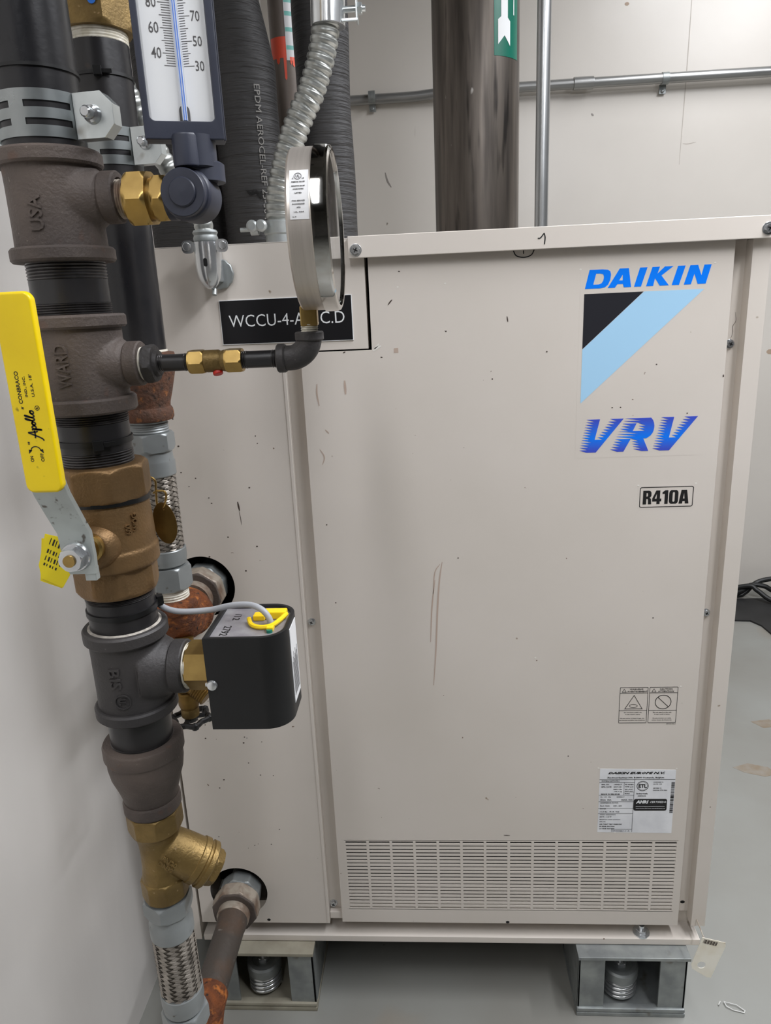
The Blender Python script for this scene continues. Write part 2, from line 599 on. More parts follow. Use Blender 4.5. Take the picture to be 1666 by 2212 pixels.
for pts in (((.256, 1.475), (.262, 1.45), (.274, 1.43)), ((.62, 1.38), (.632, 1.395)),
            ((.905, 1.61), (.912, 1.603))):
    link('scuff_mark', stroke(B(), pts, .006, front(RY1)), 'scuffgrey', bw)
for (x, z, r) in ((1.30, .50, .012), (1.47, .62, .016), (1.40, .80, .010), (1.52, .86, .012), (1.44, .93, .010), (1.52, 1.0, .009), (1.0, 1.9, .007), (.41, 2.0, .008)):
    link('chipped_spot', plate(B(), circle(x, z, r, 9, r * .7), (), .0004, front(RY1)), 'scuff', bw)

for i, (lx, ly, lz, pw) in enumerate(LAMPS):
    t = thing('ceiling_light', (lx, ly, lz), ('lowest hanging strip light, right of the cabinet front', 'hanging strip light nearest the left wall', 'hanging strip light farthest from the left wall', 'hanging strip light between the cabinet and the back wall')[i], 'light')
    link('housing', box(B(), (lx - .08, ly - .62, lz - .07), (lx + .08, ly + .62, lz), .006), 'ceiling', t)
    for dy in (-.5, .5):
        link('hanger_rod', cyl(B(), (lx, ly + dy, lz), (lx, ly + dy, CEIL), .004, seg=8), 'galv', t)
    link('diffuser', box(B(), (lx - .07, ly - .60, lz - .10), (lx + .07, ly + .60, lz - .07), .01), 'diffuser', t)

# ------------------------------------------------------------------ the condensing unit
unit = thing('condensing_unit', (0.385, 0.27, .118),
             'large beige metal condensing unit with blue lettering and a slotted vent', 'air conditioner')
FR = front(0.0)
TH = .0012


def panel(name, outline, holes=(), y=0.0, mat='paint', th=TH):
    return link(name, plate(B(), outline, holes, th, front(y + th), .0005), mat, unit)


# carcass: dark shell behind the panels, its sheet sides, top and back
bm = B()
box(bm, (.002, .548, .14), (.768, .55, 1.148))
box(bm, (.0015, .024, .14), (.003, .55, 1.148))
box(bm, (.767, .024, .14), (.7685, .55, 1.148))
box(bm, (.0, .004, 1.1475), (.7705, .55, 1.149))
link('casing', bm, 'paint', unit)
bm = B()
box(bm, (.004, .09, .15), (.766, .094, 1.12))
link('inner_liner', bm, 'dark', unit)
# base rail
bm = B()
box(bm, (.0, -.002, .1190), (.765, .034, .1300), .0012)
box(bm, (.0, .031, .1190), (.765, .034, .165), .0005)
box(bm, (.0, .03, .1190), (.765, .55, .1225))
link('base_rail', bm, 'paint', unit)
link('bounce_absorber', box(B(), (.004, .036, .1165), (.762, .545, .1188)), 'dark', unit)  # added dark plate, soaks up light bouncing under the unit

# front panel with the notch for the control cover and the vent opening
slot_x0, slot_x1, slot_z0, slot_z1 = .2335, .7215, .1812, .3060
fp = panel('front_panel', [(.222, .1555), (.7305, .1545), (.7305, 1.1275), (.3098, 1.1275), (.3098, 1.0205), (.222, 1.0205)],
           [[(slot_x0, slot_z0), (slot_x1, slot_z0), (slot_x1, slot_z1), (slot_x0, slot_z1)]])
bm = B()       # turned-back edges of the panel
box(bm, (.222, .0006, .1555), (.2232, .017, 1.0205))
box(bm, (.7293, .0006, .1545), (.7305, .017, 1.1275))
box(bm, (.222, .0006, .1545), (.7305, .012, .1557))
box(bm, (.3098, .0006, 1.0205), (.311, .02, 1.1275))
link('panel_return', bm, 'paint', unit)
# vent: 14 x 20 slots
bm = B()
NC, NR = 14, 20
pc, prr = (slot_x1 - slot_x0) / NC, (slot_z1 - slot_z0) / NR
for j in range(NR + 1):
    zc = slot_z0 + j * prr
    h = prr * .62 if 0 < j < NR else prr * .4
    box(bm, (slot_x0, 0, zc - h / 2), (slot_x1, .0011, zc + h / 2))
    if 0 < j:
        box(bm, (slot_x0, .0004, zc - h / 2), (slot_x1, .003, zc - h / 2 + .0006))
for i in range(NC + 1):
    xc = slot_x0 + i * pc
    box(bm, (xc - .0019, -.00005, slot_z0), (xc + .0019, .0011, slot_z1))
g = link('vent_grille', bm, 'paint', unit, smooth=False)
g['kind'] = 'stuff'

# lower left cover with the two pipe openings
H1, H2 = (.066, .7165, .0435), (.064, .2105, .0445)
lc = panel('side_cover', [(.0, .152), (.2022, .152), (.2022, 1.0205), (.0, 1.0205)],
           [circle(H1[0], H1[1], H1[2], 64), circle(H2[0], H2[1], H2[2], 64)])
bm = B()
box(bm, (.1985, -.0008, .153), (.2022, .0005, 1.0205), .0004)
box(bm, (.201, .0004, .152), (.2022, .016, 1.0205))
box(bm, (0, .0004, .152), (.0012, .02, 1.0205))
link('cover_lip', bm, 'paint', unit)
# control box cover
panel('control_cover', [(.0, 1.0222), (.3058, 1.0222), (.3058, 1.1487), (.0, 1.1487)])
bm = B()
box(bm, (.3046, .0005, 1.0222), (.3058, .05, 1.1487))
box(bm, (0, .0005, 1.0222), (.3058, .03, 1.0232))
box(bm, (0, .0, 1.1475), (.3058, .05, 1.1489), .0004)
link('cover_return', bm, 'paint', unit)
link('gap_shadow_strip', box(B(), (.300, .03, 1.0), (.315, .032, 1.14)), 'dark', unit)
# recessed strips on both sides of the front panel
link('recess_strip', box(B(), (.196, .014, .168), (.2295, .0155, 1.02), .0003), 'paint', unit)
link('recess_strip', box(B(), (.7255, .0185, .1638), (.7505, .020, 1.127), .0003), 'paint', unit)
link('foot_bracket', box(B(), (.2025, .004, .157), (.2225, .014, .170), .002), 'paint', unit)
# corner post
bm = B()
box(bm, (.7502, 0, .1535), (.7705, .0012, 1.1265), .0004)
box(bm, (.7502, .0004, .1535), (.7514, .022, 1.1265))
box(bm, (.7693, .0004, .1535), (.7705, .05, 1.1265))
link('corner_post', bm, 'paint', unit)
bm = B()
box(bm, (-.0260, 0, .1180), (-.0040, .0012, 1.1487), .0004)
box(bm, (-.0260, .0004, .1180), (-.0248, .55, 1.1487))
box(bm, (-.0052, .0004, .1180), (-.0040, .030, 1.1487))
link('corner_post', bm, 'paint', unit)
# top trim rail
bm = B()
box(bm, (.2885, -.0125, 1.1258), (.785, -.0095, 1.1500), .0012, seg=3)
box(bm, (.2885, -.012, 1.1470), (.785, .004, 1.1500), .0012, seg=3)
link('top_trim', bm, 'paint', unit)
# handwritten marks
bm = B()
for pts in (((.5055, 1.1375), (.5085, 1.1378), (.5125, 1.1425)), ((.5125, 1.1428), (.5138, 1.138), (.5132, 1.1308))):
    stroke(bm, pts, .0013, front(-.0126), taper=False)
for pts in (((.4795, 1.1262), (.483, 1.1205), (.4915, 1.1183), (.500, 1.1205), (.5035, 1.1262)), ((.4912, 1.126), (.4913, 1.1222))):
    stroke(bm, pts, .0012, FR, taper=False)
link('marker_scribble', bm, 'blackink', unit)


def screw(x, y, z, R=.0052, kind='hex', lab=None, dx=0):
    bm = B()
    lathe(bm, [(R * 1.25, 0), (R * 1.25, .0007), (R * 1.1, .0011)], (x, y, z), (0, -1, 0), 28)
    if kind == 'hex':
        nut(bm, (x, y - .001, z), (0, -1, 0), .0034, R * .9, 6, .3)
    else:
        lathe(bm, [(R * .95, .001), (R * .95, .002), (R * .8, .0034), (R * .3, .0042)], (x, y, z), (0, -1, 0), 28)
    s = link('screw', bm, 'chrome', unit)
    bm = B()
    for a in (.5, .5 + PI / 2):
        box(bm, (-R * .5, -.0004, -R * .11), (R * .5, .0004, R * .11), 0,
            Matrix.Translation((x, y - .0044, z)) @ Matrix.Rotation(a, 4, 'Y'))
    link('screw_recess', bm, 'blackink', s)


for a in ((.2975, -.0125, 1.1345, .0056), (.7600, -.0125, 1.1360, .0056), (.7405, .0185, 1.0093, .0044), (.7396, .0185, .6583, .0044),
          (.2078, .014, .6566, .0043), (.2078, .014, .1780, .0050)):
    screw(*a)
for x, y, z, r in ((.4763, 0, .1577, .0028), (.1067, 0, .158, .0028), (.7420, .0185, .1802, .0034)):
    link('screw_hole', plate(B(), circle(x, z, r, 20, r * .8), (), .0002, front(y - .00005)), 'dark', unit)

# ---- printed markings of the front panel
S0 = FR @ Matrix.Translation((0, 0, .0001))
# maker's lettering, each letter drawn as its outline
LET = [
    ([(.5627, .0), (.5675, .0210), (.5820, .0210), (.5880, .0204), (.5912, .0185), (.5922, .0150), (.5915, .0090), (.5893, .0040), (.5858, .0010), (.5800, .0)],
     [(.5722, .0045), (.5751, .0165), (.5795, .0165), (.5832, .0155), (.5842, .0125), (.5835, .0085), (.5815, .0055), (.5785, .0045)]),
    ([(.5888, .0), (.6018, .0210), (.6122, .0210), (.6157, .0), (.6073, .0), (.6062, .0038), (.5998, .0038), (.5972, .0)],
     [(.6017, .0078), (.6056, .0142), (.6058, .0078)]),
    ([(.6189, .0), (.6249, .0210), (.6333, .0210), (.6270, .0)], None),
    ([(.6327, .0), (.6389, .0210), (.6474, .0210), (.6450, .0135), (.6530, .0210), (.6627, .0210), (.6496, .0112), (.6586, .0), (.6483, .0), (.6425, .0085), (.6408, .0)], None),
    ([(.6618, .0), (.6679, .0210), (.6763, .0210), (.6702, .0)], None),
    ([(.6756, .0), (.6816, .0210), (.6904, .0210), (.6948, .0095), (.6974, .0210), (.7055, .0210), (.7003, .0), (.6912, .0), (.6869, .0115), (.6836, .0)], None)]
decal = link('logo_sticker', plate(B(), [(.5571, .8780), (.7075, .8780), (.7093, 1.1025), (.5571, 1.1025)], (), .00008, FR),
             M['paint'], unit)
decal['label'] = 'large sticker with blue lettering and a slanted black and pale blue stripe'
bm = B()
for out, hole in LET:
    plate(bm, [(x, z + 1.080) for x, z in out], [[(x, z + 1.080) for x, z in hole]] if hole else (), .0002, S0)
link('maker_lettering', bm, 'dblue', decal)
link('black_triangle', plate(B(), [(.5622, 1.0743), (.6303, 1.0743), (.5619, 1.0112)], (), .0002, S0), 'lblack', decal)
link('pale_blue_stripe', plate(B(), [(.6308, 1.0743), (.6992, 1.0743), (.5617, .9465), (.5619, 1.0108)], (), .0002, S0), 'lblue', decal)


def lerp_line(p, q, z):
    t = (z - p[1]) / (q[1] - p[1])
    return p[0] + (q[0] - p[0]) * t


bm = B()
ZT, ZB, ROWS = .9262, .8850, 13
for r_ in range(ROWS):
    z1 = ZT - (ZT - ZB) * r_ / ROWS
    z0 = ZT - (ZT - ZB) * (r_ + 1) / ROWS
    segs = []

    def sg(fl, fr, solid=.36):
        segs.append((fl, fr, solid))
    zm = (z0 + z1) / 2
    for (tl, bl, ir, iv, il, tr, br) in (((.5700, .9262), (.5614, .8850), (.5860, .9262), (.5802, .9003), (.5985, .9262), (.6145, .9262), (.5823, .8850)),
                                         ((.6595, .9262), (.6501, .8850), (.6749, .9262), (.6700, .9003), (.6870, .9262), (.7032, .9262), (.6713, .8850))):
        if zm > iv[1]:
            sg(lambda z, p=tl, q=bl: lerp_line(p, q, z), lambda z, p=ir, q=iv: lerp_line(p, q, z))
            sg(lambda z, p=il, q=(iv[0] + .001, iv[1]): lerp_line(p, q, z), lambda z, p=tr, q=br: lerp_line(p, q, z))
        else:
            sg(lambda z, p=tl, q=bl: lerp_line(p, q, z), lambda z, p=tr, q=br: lerp_line(p, q, z), .55)
    rl = lambda z: lerp_line((.6165, .9262), (.5985, .8850), z)
    bowl = lambda z: .6430 + .0088 * math.sqrt(max(0, 1 - ((z - .9150) / .0130) ** 2))
    if zm > .9185:
        sg(rl, bowl, .40)
    elif zm > .9095:
        sg(rl, lambda z: rl(z) + .0165, .30)
        sg(lambda z: .6330, bowl, .55)
    elif zm > .9015:
        sg(rl, bowl, .40)
    else:
        sg(rl, lambda z: lerp_line((.6245, .9015), (.6160, .8850), z), .45)
        sg(lambda z: lerp_line((.6245, .9015), (.6285, .8850), z), lambda z: lerp_line((.6390, .9015), (.6462, .8850), z), .45)
    for fl, fr, so in segs:
        a, b_, c, d = fl(z1), fr(z1), fr(z0), fl(z0)
        s_ = c - (c - d) * so
        plate(bm, [(a, z1), (b_, z1), (c, z0), (s_, z0)], (), .0002, S0)
link('series_lettering', bm, 'vrv', decal)

# refrigerant label
rl_ = link('refrigerant_label', plate(B(), rrect(.6365, .8100, .7070, .8410, .002), (), .00008, FR), 'paint', unit)
rl_['label'] = 'small framed label with bold black refrigerant code'
bm = B()
plate(bm, rrect(.6388, .8121, .7048, .8387, .0025), [rrect(.6397, .8130, .7039, .8378, .0018)], .0002, S0)
for x0, wd, out, hole in (
        (.6430, .0111, [(0, 0), (0, 1), (.62, 1), (.8, .97), (.92, .86), (.93, .62), (.85, .53), (.72, .48), (.9, .40), (.95, 0), (.6, 0), (.58, .34), (.52, .40), (.38, .40), (.38, 0)],
         [(.38, .57), (.38, .83), (.5, .83), (.56, .76), (.56, .64), (.5, .57)]),
        (.6546, .0112, [(.48, 0), (.48, .2), (0, .2), (0, .42), (.40, 1), (.83, 1), (.83, .4), (1, .4), (1, .2), (.83, .2), (.83, 0)], [(.48, .4), (.26, .4), (.48, .76)]),
        (.6668, .0070, [(.42, 0), (.42, .74), (0, .74), (0, .86), (.5, 1), (1, 1), (1, 0)], None),
        (.6752, .0112, [(0, .2), (0, .8), (.06, .92), (.22, 1), (.78, 1), (.94, .92), (1, .8), (1, .2), (.94, .08), (.78, 0), (.22, 0), (.06, .08)],
         [(.38, .2), (.38, .8), (.45, .86), (.55, .86), (.62, .8), (.62, .2), (.55, .14), (.45, .14)]),
        (.6872, .0123, [(0, 0), (.23, 1), (.77, 1), (1, 0), (.64, 0), (.61, .18), (.39, .18), (.36, 0)], [(.42, .36), (.58, .36), (.5, .78)])):
    sc_ = lambda pl: [(x0 + wd * a, .8162 + .0178 * b_) for a, b_ in pl]
    plate(bm, sc_(out), [sc_(hole)] if hole else (), .0002, S0)
link('code_lettering', bm, 'blackink', rl_)

# warning labels
wl = link('warning_label', plate(B(), [(.6264, .5018), (.7050, .5018), (.7050, .5582), (.6264, .5582)], (), .00008, FR), 'paint', unit)
wl['label'] = 'pair of small warning pictogram labels'


def ring_poly(bm, outer, inner):
    plate(bm, outer, [inner], .0002, S0)


bm = B()
for x0, x1 in ((.6270, .6649), (.6667, .7046)):
    ring_poly(bm, rrect(x0, .5023, x1, .5578, .0012), rrect(x0 + .0006, .5029, x1 - .0006, .5572, .0008))
    for z in (.5485, .5215):
        plate(bm, [(x0, z), (x1, z), (x1, z + .0006), (x0, z + .0006)], (), .0002, S0)
    ring_poly(bm, [(x0 + .0025, .5500), (x0 + .0090, .5500), (x0 + .00575, .5555)], [(x0 + .0034, .5505), (x0 + .0081, .5505), (x0 + .00575, .5545)])
ring_poly(bm, [(.6340, .5240), (.6588, .5240), (.6464, .5460)], [(.6353, .5248), (.6575, .5248), (.6464, .5445)])
ring_poly(bm, circle(.6461, .5290, .0056, 24, .0028), circle(.6461, .5290, .0050, 24, .0022))
ring_poly(bm, circle(.6857, .5347, .0110, 40), circle(.6857, .5347, .0101, 40))
plate(bm, [(.6778, .5420), (.6784, .5426), (.6936, .5274), (.6930, .5268)], (), .0002, S0)
for s, a, b_, c, d in (('WARNING', .640, .5535, .658, .5557), ('AVERTISSEMENT', .6368, .5500, .6642, .5522), ('CAUTION', .680, .5535, .697, .5557), ('ATTENTION', .678, .5500, .699, .5522),
                       ('Do not insert a stick, etc.', .634, .5180, .658, .5196), ('it may result in injury.', .636, .5150, .656, .5166),
                       ("Ne pas insérer d'objets longs, etc.", .629, .5088, .662, .5104), ('qui peuvent entraîner des blessures.', .628, .5058, .663, .5074),
                       ('Do not stand on the unit.', .673, .5180, .698, .5196), ('It may result in injury.', .675, .5150, .696, .5166),
                       ("Ne pas monter sur cette", .673, .5088, .698, .5104), ('unité, risque de blessures.', .672, .5058, .699, .5074), ('2P066186-1', .692, .5002, .7046, .5012)):
    text(bm, s, a, b_, c, d, S0, .0002, 0, .02, 1)
link('warning_print', bm, 'blackink', wl)

# rating plate
rp = link('rating_plate', plate(B(), [(.6050, .3222), (.7105, .3205), (.7103, .4268), (.6050, .4292)], (), .0002, FR), 'silverlabel', unit)
rp['label'] = 'silver rating plate with black print and a barcode'
S1 = FR @ Matrix.Translation((0, 0, .0002))
bm = B()


def t1(s, a, b_, c, d, sh=0.0, bo=.028):
    text(bm, s, a, b_, c, d, S1, .0002, sh, bo, 1)


t1('DAIKIN EUROPE N.V.', .6165, .4202, .6955, .4240, .35, .05)
t1('Zandvoordestraat 300, B-8400 Oostende, Belgium', .6155, .4128, .6945, .4156)
for x0, z0, x1, z1 in ((.6050, .4112, .7100, .4117), (.6538, .3228, .6543, .4112), (.6050, .4063, .6540, .4067), (.6395, .3860, .6399, .4063), (.6050, .3853, .6540, .3857),
                       (.6050, .3742, .6540, .3746), (.6050, .3632, .6540, .3636), (.6050, .3543, .6540, .3547), (.6250, .3272, .6540, .3276), (.6250, .3228, .6254, .3272), (.6395, .3905, .6540, .3908)):
    plate(bm, [(x0, z0), (x1, z0), (x1, z1), (x0, z1)], (), .0002, S1)
rows = [('RWEQ144TATJU', .6080, .4076, .633, .4098), ('MFG. NO.', .6080, .4022, .619, .4040), ('1904217', .6255, .4022, .6365, .4040), ('MFG. DATE', .6080, .3982, .622, .4000), ('2019.05', .625, .3982, .636, .4000),
        ('386.9 lbs', .625, .3942, .637, .3960), ('175.7 kg', .626, .3902, .637, .3920), ('MADE IN BELGIUM', .6080, .3862, .634, .3880), ('PS HIGH', .6410, .4022, .6525, .4040), ('478 psi', .6410, .3982, .6525, .4000),
        ('PS LOW', .6410, .3942, .6520, .3960), ('320 psi', .6410, .3912, .6520, .3928), ('IPX4', .6410, .3870, .648, .3888), ('3~  60  Hz', .6075, .3815, .622, .3833), ('208/230 V', .630, .3815, .641, .3833),
        ('MCA  35A', .6075, .3765, .623, .3783), ('MAX. 40A', .637, .3765, .653, .3783), ('COMPRESSOR MOTOR', .6075, .3715, .633, .3731), ('RLA 18.2A', .6075, .3665, .621, .3681), ('208 - 230', .626, .3665, .638, .3681),
        ('R410A', .6075, .3615, .616, .3629), ('11.5 lbs', .6075, .3565, .618, .3581), ('5.2 kg', .621, .3565, .635, .3581), ('Water temperature', .6075, .3515, .630, .3531), ('50°F - 113°F', .6075, .3478, .624, .3494),
        ('Maximum water pressure', .6075, .3432, .637, .3448), ('285 psig', .6075, .3394, .616, .3410), ('AIR TIGHT TEST PRESSURE', .6075, .3352, .639, .3368), ('HI SIDE: 550 PSIG', .6075, .3314, .629, .3330),
        ('LO SIDE: 325 PSIG', .6075, .3276, .629, .3292), ('3P400221-1 A', .6265, .3236, .651, .3252), ('CONFORMS TO', .680, .4062, .694, .4076), ('UL STD 1995', .680, .4030, .692, .4044),
        ('CERTIFIED TO', .680, .3962, .692, .3976), ('CAN/CSA STD C22.2', .680, .3928, .700, .3942), ('Intertek', .6575, .3868, .6735, .3892), ('3059262', .6595, .3832, .671, .3848)]
for r_ in rows:
    t1(*r_)
ring_poly(bm, circle(.6655, .4005, .0083, 32), circle(.6655, .4005, .0074, 32))
ring_poly(bm, circle(.6655, .4005, .0066, 32), circle(.6655, .4005, .0062, 32))
t1('ETL', .6600, .3976, .6712, .4036, 0, .04)
plate(bm, rrect(.6545, .3592, .7010, .3790, .003), (), .0002, S1)
for i in range(34):
    z = .3555 + i * (.4075 - .3555) / 34
    h = .00035 + .0009 * random.random()
    plate(bm, [(.7053, z), (.7099, z), (.7099, z + h), (.7053, z + h)], (), .0002, S1)
link('rating_print', bm, 'blackink', rp)
bm = B()
S2 = S1 @ Matrix.Translation((0, 0, .0002))
text(bm, 'AHRI', .6575, .3715, .6750, .3768, S2, .0002, .2, .05, 1)
text(bm, 'CERTIFIED®', .6770, .3722, .7000, .3755, S2, .0002, .2, 0, 1)
text(bm, 'Water-Source Heat Pump www.ahridirectory.org', .6575, .3625, .6985, .3640, S2, .0002, 0, 0, 1)
plate(bm, [(.6575, .3665), (.6980, .3665), (.6980, .3668), (.6575, .3668)], (), .0002, S2)
link('certification_print', bm, 'white', rp)
# corner pips left by the label templates
bm = B()
for x, z in ((.5571, 1.1021), (.7093, 1.1025), (.6365, .8412), (.7070, .8418), (.7078, .5582), (.6030, .4300), (.7110, .4290), (.6305, .3215), (.3440, 1.0920), (.4000, 1.0935), (.5120, .6040)):
    plate(bm, circle(x, z, .0013, 10, .0010), (), .0002, S0)
link('paint_chip', bm, 'chip', unit)['kind'] = 'stuff'
# scuffs and smears
link('scuff_mark', plate(B(), [(.3365, 1.0160), (.3420, 1.0160), (.3418, 1.0215), (.3368, 1.0213)], (), .0002, FR), 'smear', unit)
for pts, wd in ((((.389, .745), (.3850, .72), (.3815, .68), (.378, .62), (.3735, .5643)), .0022), (((.386, .742), (.379, .73), (.376, .70)), .0014), (((.379, .72), (.374, .68), (.371, .63)), .0018),
                (((.240, .982), (.239, .97), (.241, .955)), .002), (((.238, .90), (.243, .89), (.240, .88)), .0015), (((.2745, .985), (.2748, .968)), .003), (((.2462, .925), (.251, .92)), .0015)):
    link('scuff_mark', stroke(B(), pts, wd, FR), 'smear', unit)
bm = B()
for pts, wd in ((((.3315, 1.0720), (.3345, 1.0755), (.3370, 1.078)), .0016), (((.4725, 1.0530), (.4735, 1.0465)), .0014), (((.3985, 1.0395), (.400, 1.0385), (.4005, 1.0395)), .0010),
                (((.3200, 1.0115), (.3225, 1.0110)), .0012), (((.2745, 1.0182), (.2775, 1.0195)), .0014), (((.1255, .8345), (.1262, .828), (.1270, .822)), .0022), (((.1262, .822), (.1272, .812), (.1278, .803)), .0008),
                (((.3450, 1.1095), (.3475, 1.1093)), .0012), (((.7440, 1.046), (.7455, 1.036), (.7425, 1.030), (.7430, 1.022), (.741, 1.015)), .0006), (((.7290, .975), (.7292, .972)), .0016),
                (((.4700, .3165), (.4790, .3160)), .0012)):
    stroke(bm, pts, wd, FR if wd != .0006 else front(.0185))
for i in range(70):
    x, z = random.uniform(.02, .19), random.uniform(.28, .98)
    if random.random() < .45:
        x, z = random.uniform(.04, .12), random.uniform(.48, .62)
    r = random.uniform(.0006, .0014)
    plate(bm, circle(x, z, r, 7, r * .8), (), .0002, FR)
for x, z in ((.455, .98), (.52, 1.01), (.65, .99), (.69, .93), (.60, .94), (.61, .94), (.665, .66), (.24, .80), (.245, .69), (.41, .75), (.56, .45)):
    plate(bm, circle(x, z, .0010, 7, .0009), (), .0002, FR)
link('dark_speck', bm, 'scuffdark', unit)['kind'] = 'stuff'
for pts, wd in ((((.3110, 1.0190), (.3160, 1.0225), (.3215, 1.0250)), .0030), (((.313, 1.0215), (.319, 1.0275)), .0022)):
    link('paint_scrape', stroke(B(), pts, wd, FR), 'chip', unit)

# engraved unit sign
sg_ = link('unit_sign', plate(B(), [(.1280, 1.0336), (.2886, 1.0330), (.2888, 1.0862), (.1280, 1.0857)], (), .0016, FR, .0003), 'white', unit)
sg_['label'] = 'black engraved sign with white unit number'
S3 = front(-.0016)
link('sign_face', plate(B(), [(.1288, 1.0344), (.2878, 1.0338), (.2880, 1.0854), (.1288, 1.0849)], (), .0002, S3), 'signblack', sg_)
bm = B()
text(bm, 'WCCU-4-A.B.C.D', .1385, 1.0540, .2790, 1.0680, S3 @ Matrix.Translation((0, 0, .0002)), .0003, 0, -.006)
link('sign_lettering', bm, 'white', sg_)

# ------------------------------------------------------------------ spring isolators under the unit
def isolator(x0, label, dusty):
    x1 = x0 + .164
    y0, y1 = -.022, .115
    mt = 'galvdust' if dusty else 'galv'
    t = thing('spring_isolator', ((x0 + x1) / 2, (y0 + y1) / 2, 0), label, 'vibration mount', 'spring isolators under the cabinet')
    bm = B()
    box(bm, (x0, y0, 0), (x1, y1, .007), .0015)
    box(bm, (x0, y0, .0075), (x1, y0 + .012, .0150), .003)
    link('base_plate', bm, mt, t)
    for a, b_ in ((x0 + .001, x0 + .041), (x1 - .041, x1 - .001)):
        bm = B()
        box(bm, (a, y0 + .004, .007), (b_, y0 + .008, .112), .001)
        xo = a if a < x0 + .02 else b_ - .004
        box(bm, (xo, y0 + .004, .007), (xo + .004, y1 - .02, .112), .001)
        box(bm, (a, y1 - .024, .007), (b_, y1 - .02, .112), .001)
        link('leg', bm, 'galv', t)
    bm = B()
    box(bm, (x0 - .001, y0 - .003, .1120), (x1 + .001, y1 - .01, .1178), .0012)
    link('top_plate', bm, mt, t)
    cx, cy = (x0 + x1) / 2 - .008, y0 + .042
    pts = [(cx + .0235 * math.cos(a), cy + .0235 * math.sin(a), .011 + .0078 * a / (2 * PI)) for a in [i * PI / 20 for i in range(40 * 4 + 20)]]
    link('coil_spring', sweep(B(), pts, .0031, 12), 'chrome', t)
    bm = B()
    lathe(bm, [(.0265, 0), (.0275, .003), (.0275, .016), (.025, .019), (.019, .0195), (.018, .017), (.010, .017)], (cx, cy, .0425), seg=40)
    link('spring_cup', bm, 'galv', t)
    bm = B()
    cyl(bm, (cx, cy, .05), (cx, cy, .112), .0062, seg=20)
    nut(bm, (cx, cy, .0590), (0, 0, 1), .009, .0115)
    link('bolt', bm, 'chrome', t)
    bm = B()
    cyl(bm, (x1 - .064, .010, .1300), (x1 - .064, .010, .1320), .0125, seg=28)
    cyl(bm, (x1 - .064, .010, .1195), (x1 - .064, .010, .145), .0045, seg=16)
    nut(bm, (x1 - .064, .010, .1320), (0, 0, 1), .006, .0085)
    if not dusty:
        link('hold_down_nut', bm, 'chrome', t)
    else:
        bm.free()
    return t


isolator(.0115, 'dusty galvanised spring mount under the pipe side of the cabinet', True)
isolator(.5805, 'galvanised spring mount under the vent, beside the paper tag', False)

# paper tag on a string at the post foot
t = thing('paper_tag', (.768, -.012, .15), 'cream paper tag with a barcode hanging at the foot of the cabinet post', 'tag')
bm = B()
FT = Matrix.Translation((.7555, -.0300, .1640)) @ Matrix.Scale(.97, 4) @ front(0)
plate(bm, [(.0, 0), (.0345, -.0095), (.0355, -.0170), (.0185, -.0770), (.0120, -.0765), (-.0105, -.0600), (-.0130, -.0520)], [circle(.0025, -.0525, .0062, 24)], .0006, FT)
link('card', bm, 'tagpaper', t)
bm = B()
for i in range(15):
    x = .0015 + i * .0014
    plate(bm, [(x, -.012), (x + .0005 + .0004 * (i % 3), -.012), (x + .0005 + .0004 * (i % 3), -.005), (x, -.005)], (), .0003, FT @ Matrix.Translation((.003, .002, .0006)) @ Matrix.Rotation(-.28, 4, 'Z'))
link('barcode', bm, 'scuffdark', t)
link('string', sweep(B(), catmull([(.7575, .003, .166), (.758, -.014, .164), (.7585, -.0305, .1605)], 6), .0008, 6), 'galvdirty', t)

# scrap of clear film on the floor
bm = B()
plate(bm, [(0, 0), (.018, -.005), (.028, -.014), (.025, -.018), (.010, -.014), (.001, -.008)], [[(.0015, -.0015), (.0175, -.006), (.0262, -.0145), (.0245, -.0165), (.0102, -.0128), (.0022, -.0072)]], .0008,
      Matrix.Translation((.812, .004, .003)) @ Matrix.Rotation(.12, 4, 'X'))
plate(bm, [(-.006, -.005), (-.001, .001), (.0, .0), (-.005, -.006)], (), .002, Matrix.Translation((.808, .004, .001)))
tag(link('plastic_scrap', bm, 'clear', loc=(.82, .0, 0)), 'small scrap of clear plastic lying on the floor near the paper tag', 'litter')

# ------------------------------------------------------------------ things behind the cabinet
# big steel pipe with its flow arrow label
t = thing('steel_pipe', (.5015, .95, 0), 'wide dark bare steel pipe with a green arrow label behind the cabinet', 'pipe')
link('pipe_wall', cyl(B(), (.5015, .95, 0), (.5015, .95, CEIL), .0965, seg=72), 'bigpipe', t)


def wrap(bm, ax, ay, r, a0, a1, z0, z1, n=24):
    for i in range(n):
        A, C_ = a0 + (a1 - a0) * i / n, a0 + (a1 - a0) * (i + 1) / n
        bm.faces.new([bm.verts.new((ax + r * math.cos(a), ay + r * math.sin(a), z)) for a, z in ((A, z0), (C_, z0), (C_, z1), (A, z1))])
    bmesh.ops.remove_doubles(bm, verts=bm.verts[:], dist=1e-6)
    return bm


def poly_on(bm, ax, ay, r, a0, pts, th=.0004, hole=()):
    t_ = B()
    plate(t_, pts, hole, th)
    bmesh.ops.subdivide_edges(t_, edges=[e_ for e_ in t_.edges if e_.calc_length() > .012], cuts=4, use_grid_fill=True)
    bmesh.ops.triangulate(t_, faces=t_.faces[:])
    for v in t_.verts:
        a = a0 + v.co.x / r
        v.co = Vector((ax + (r + v.co.z) * math.cos(a), ay + (r + v.co.z) * math.sin(a), v.co.y))
    merge(bm, t_)


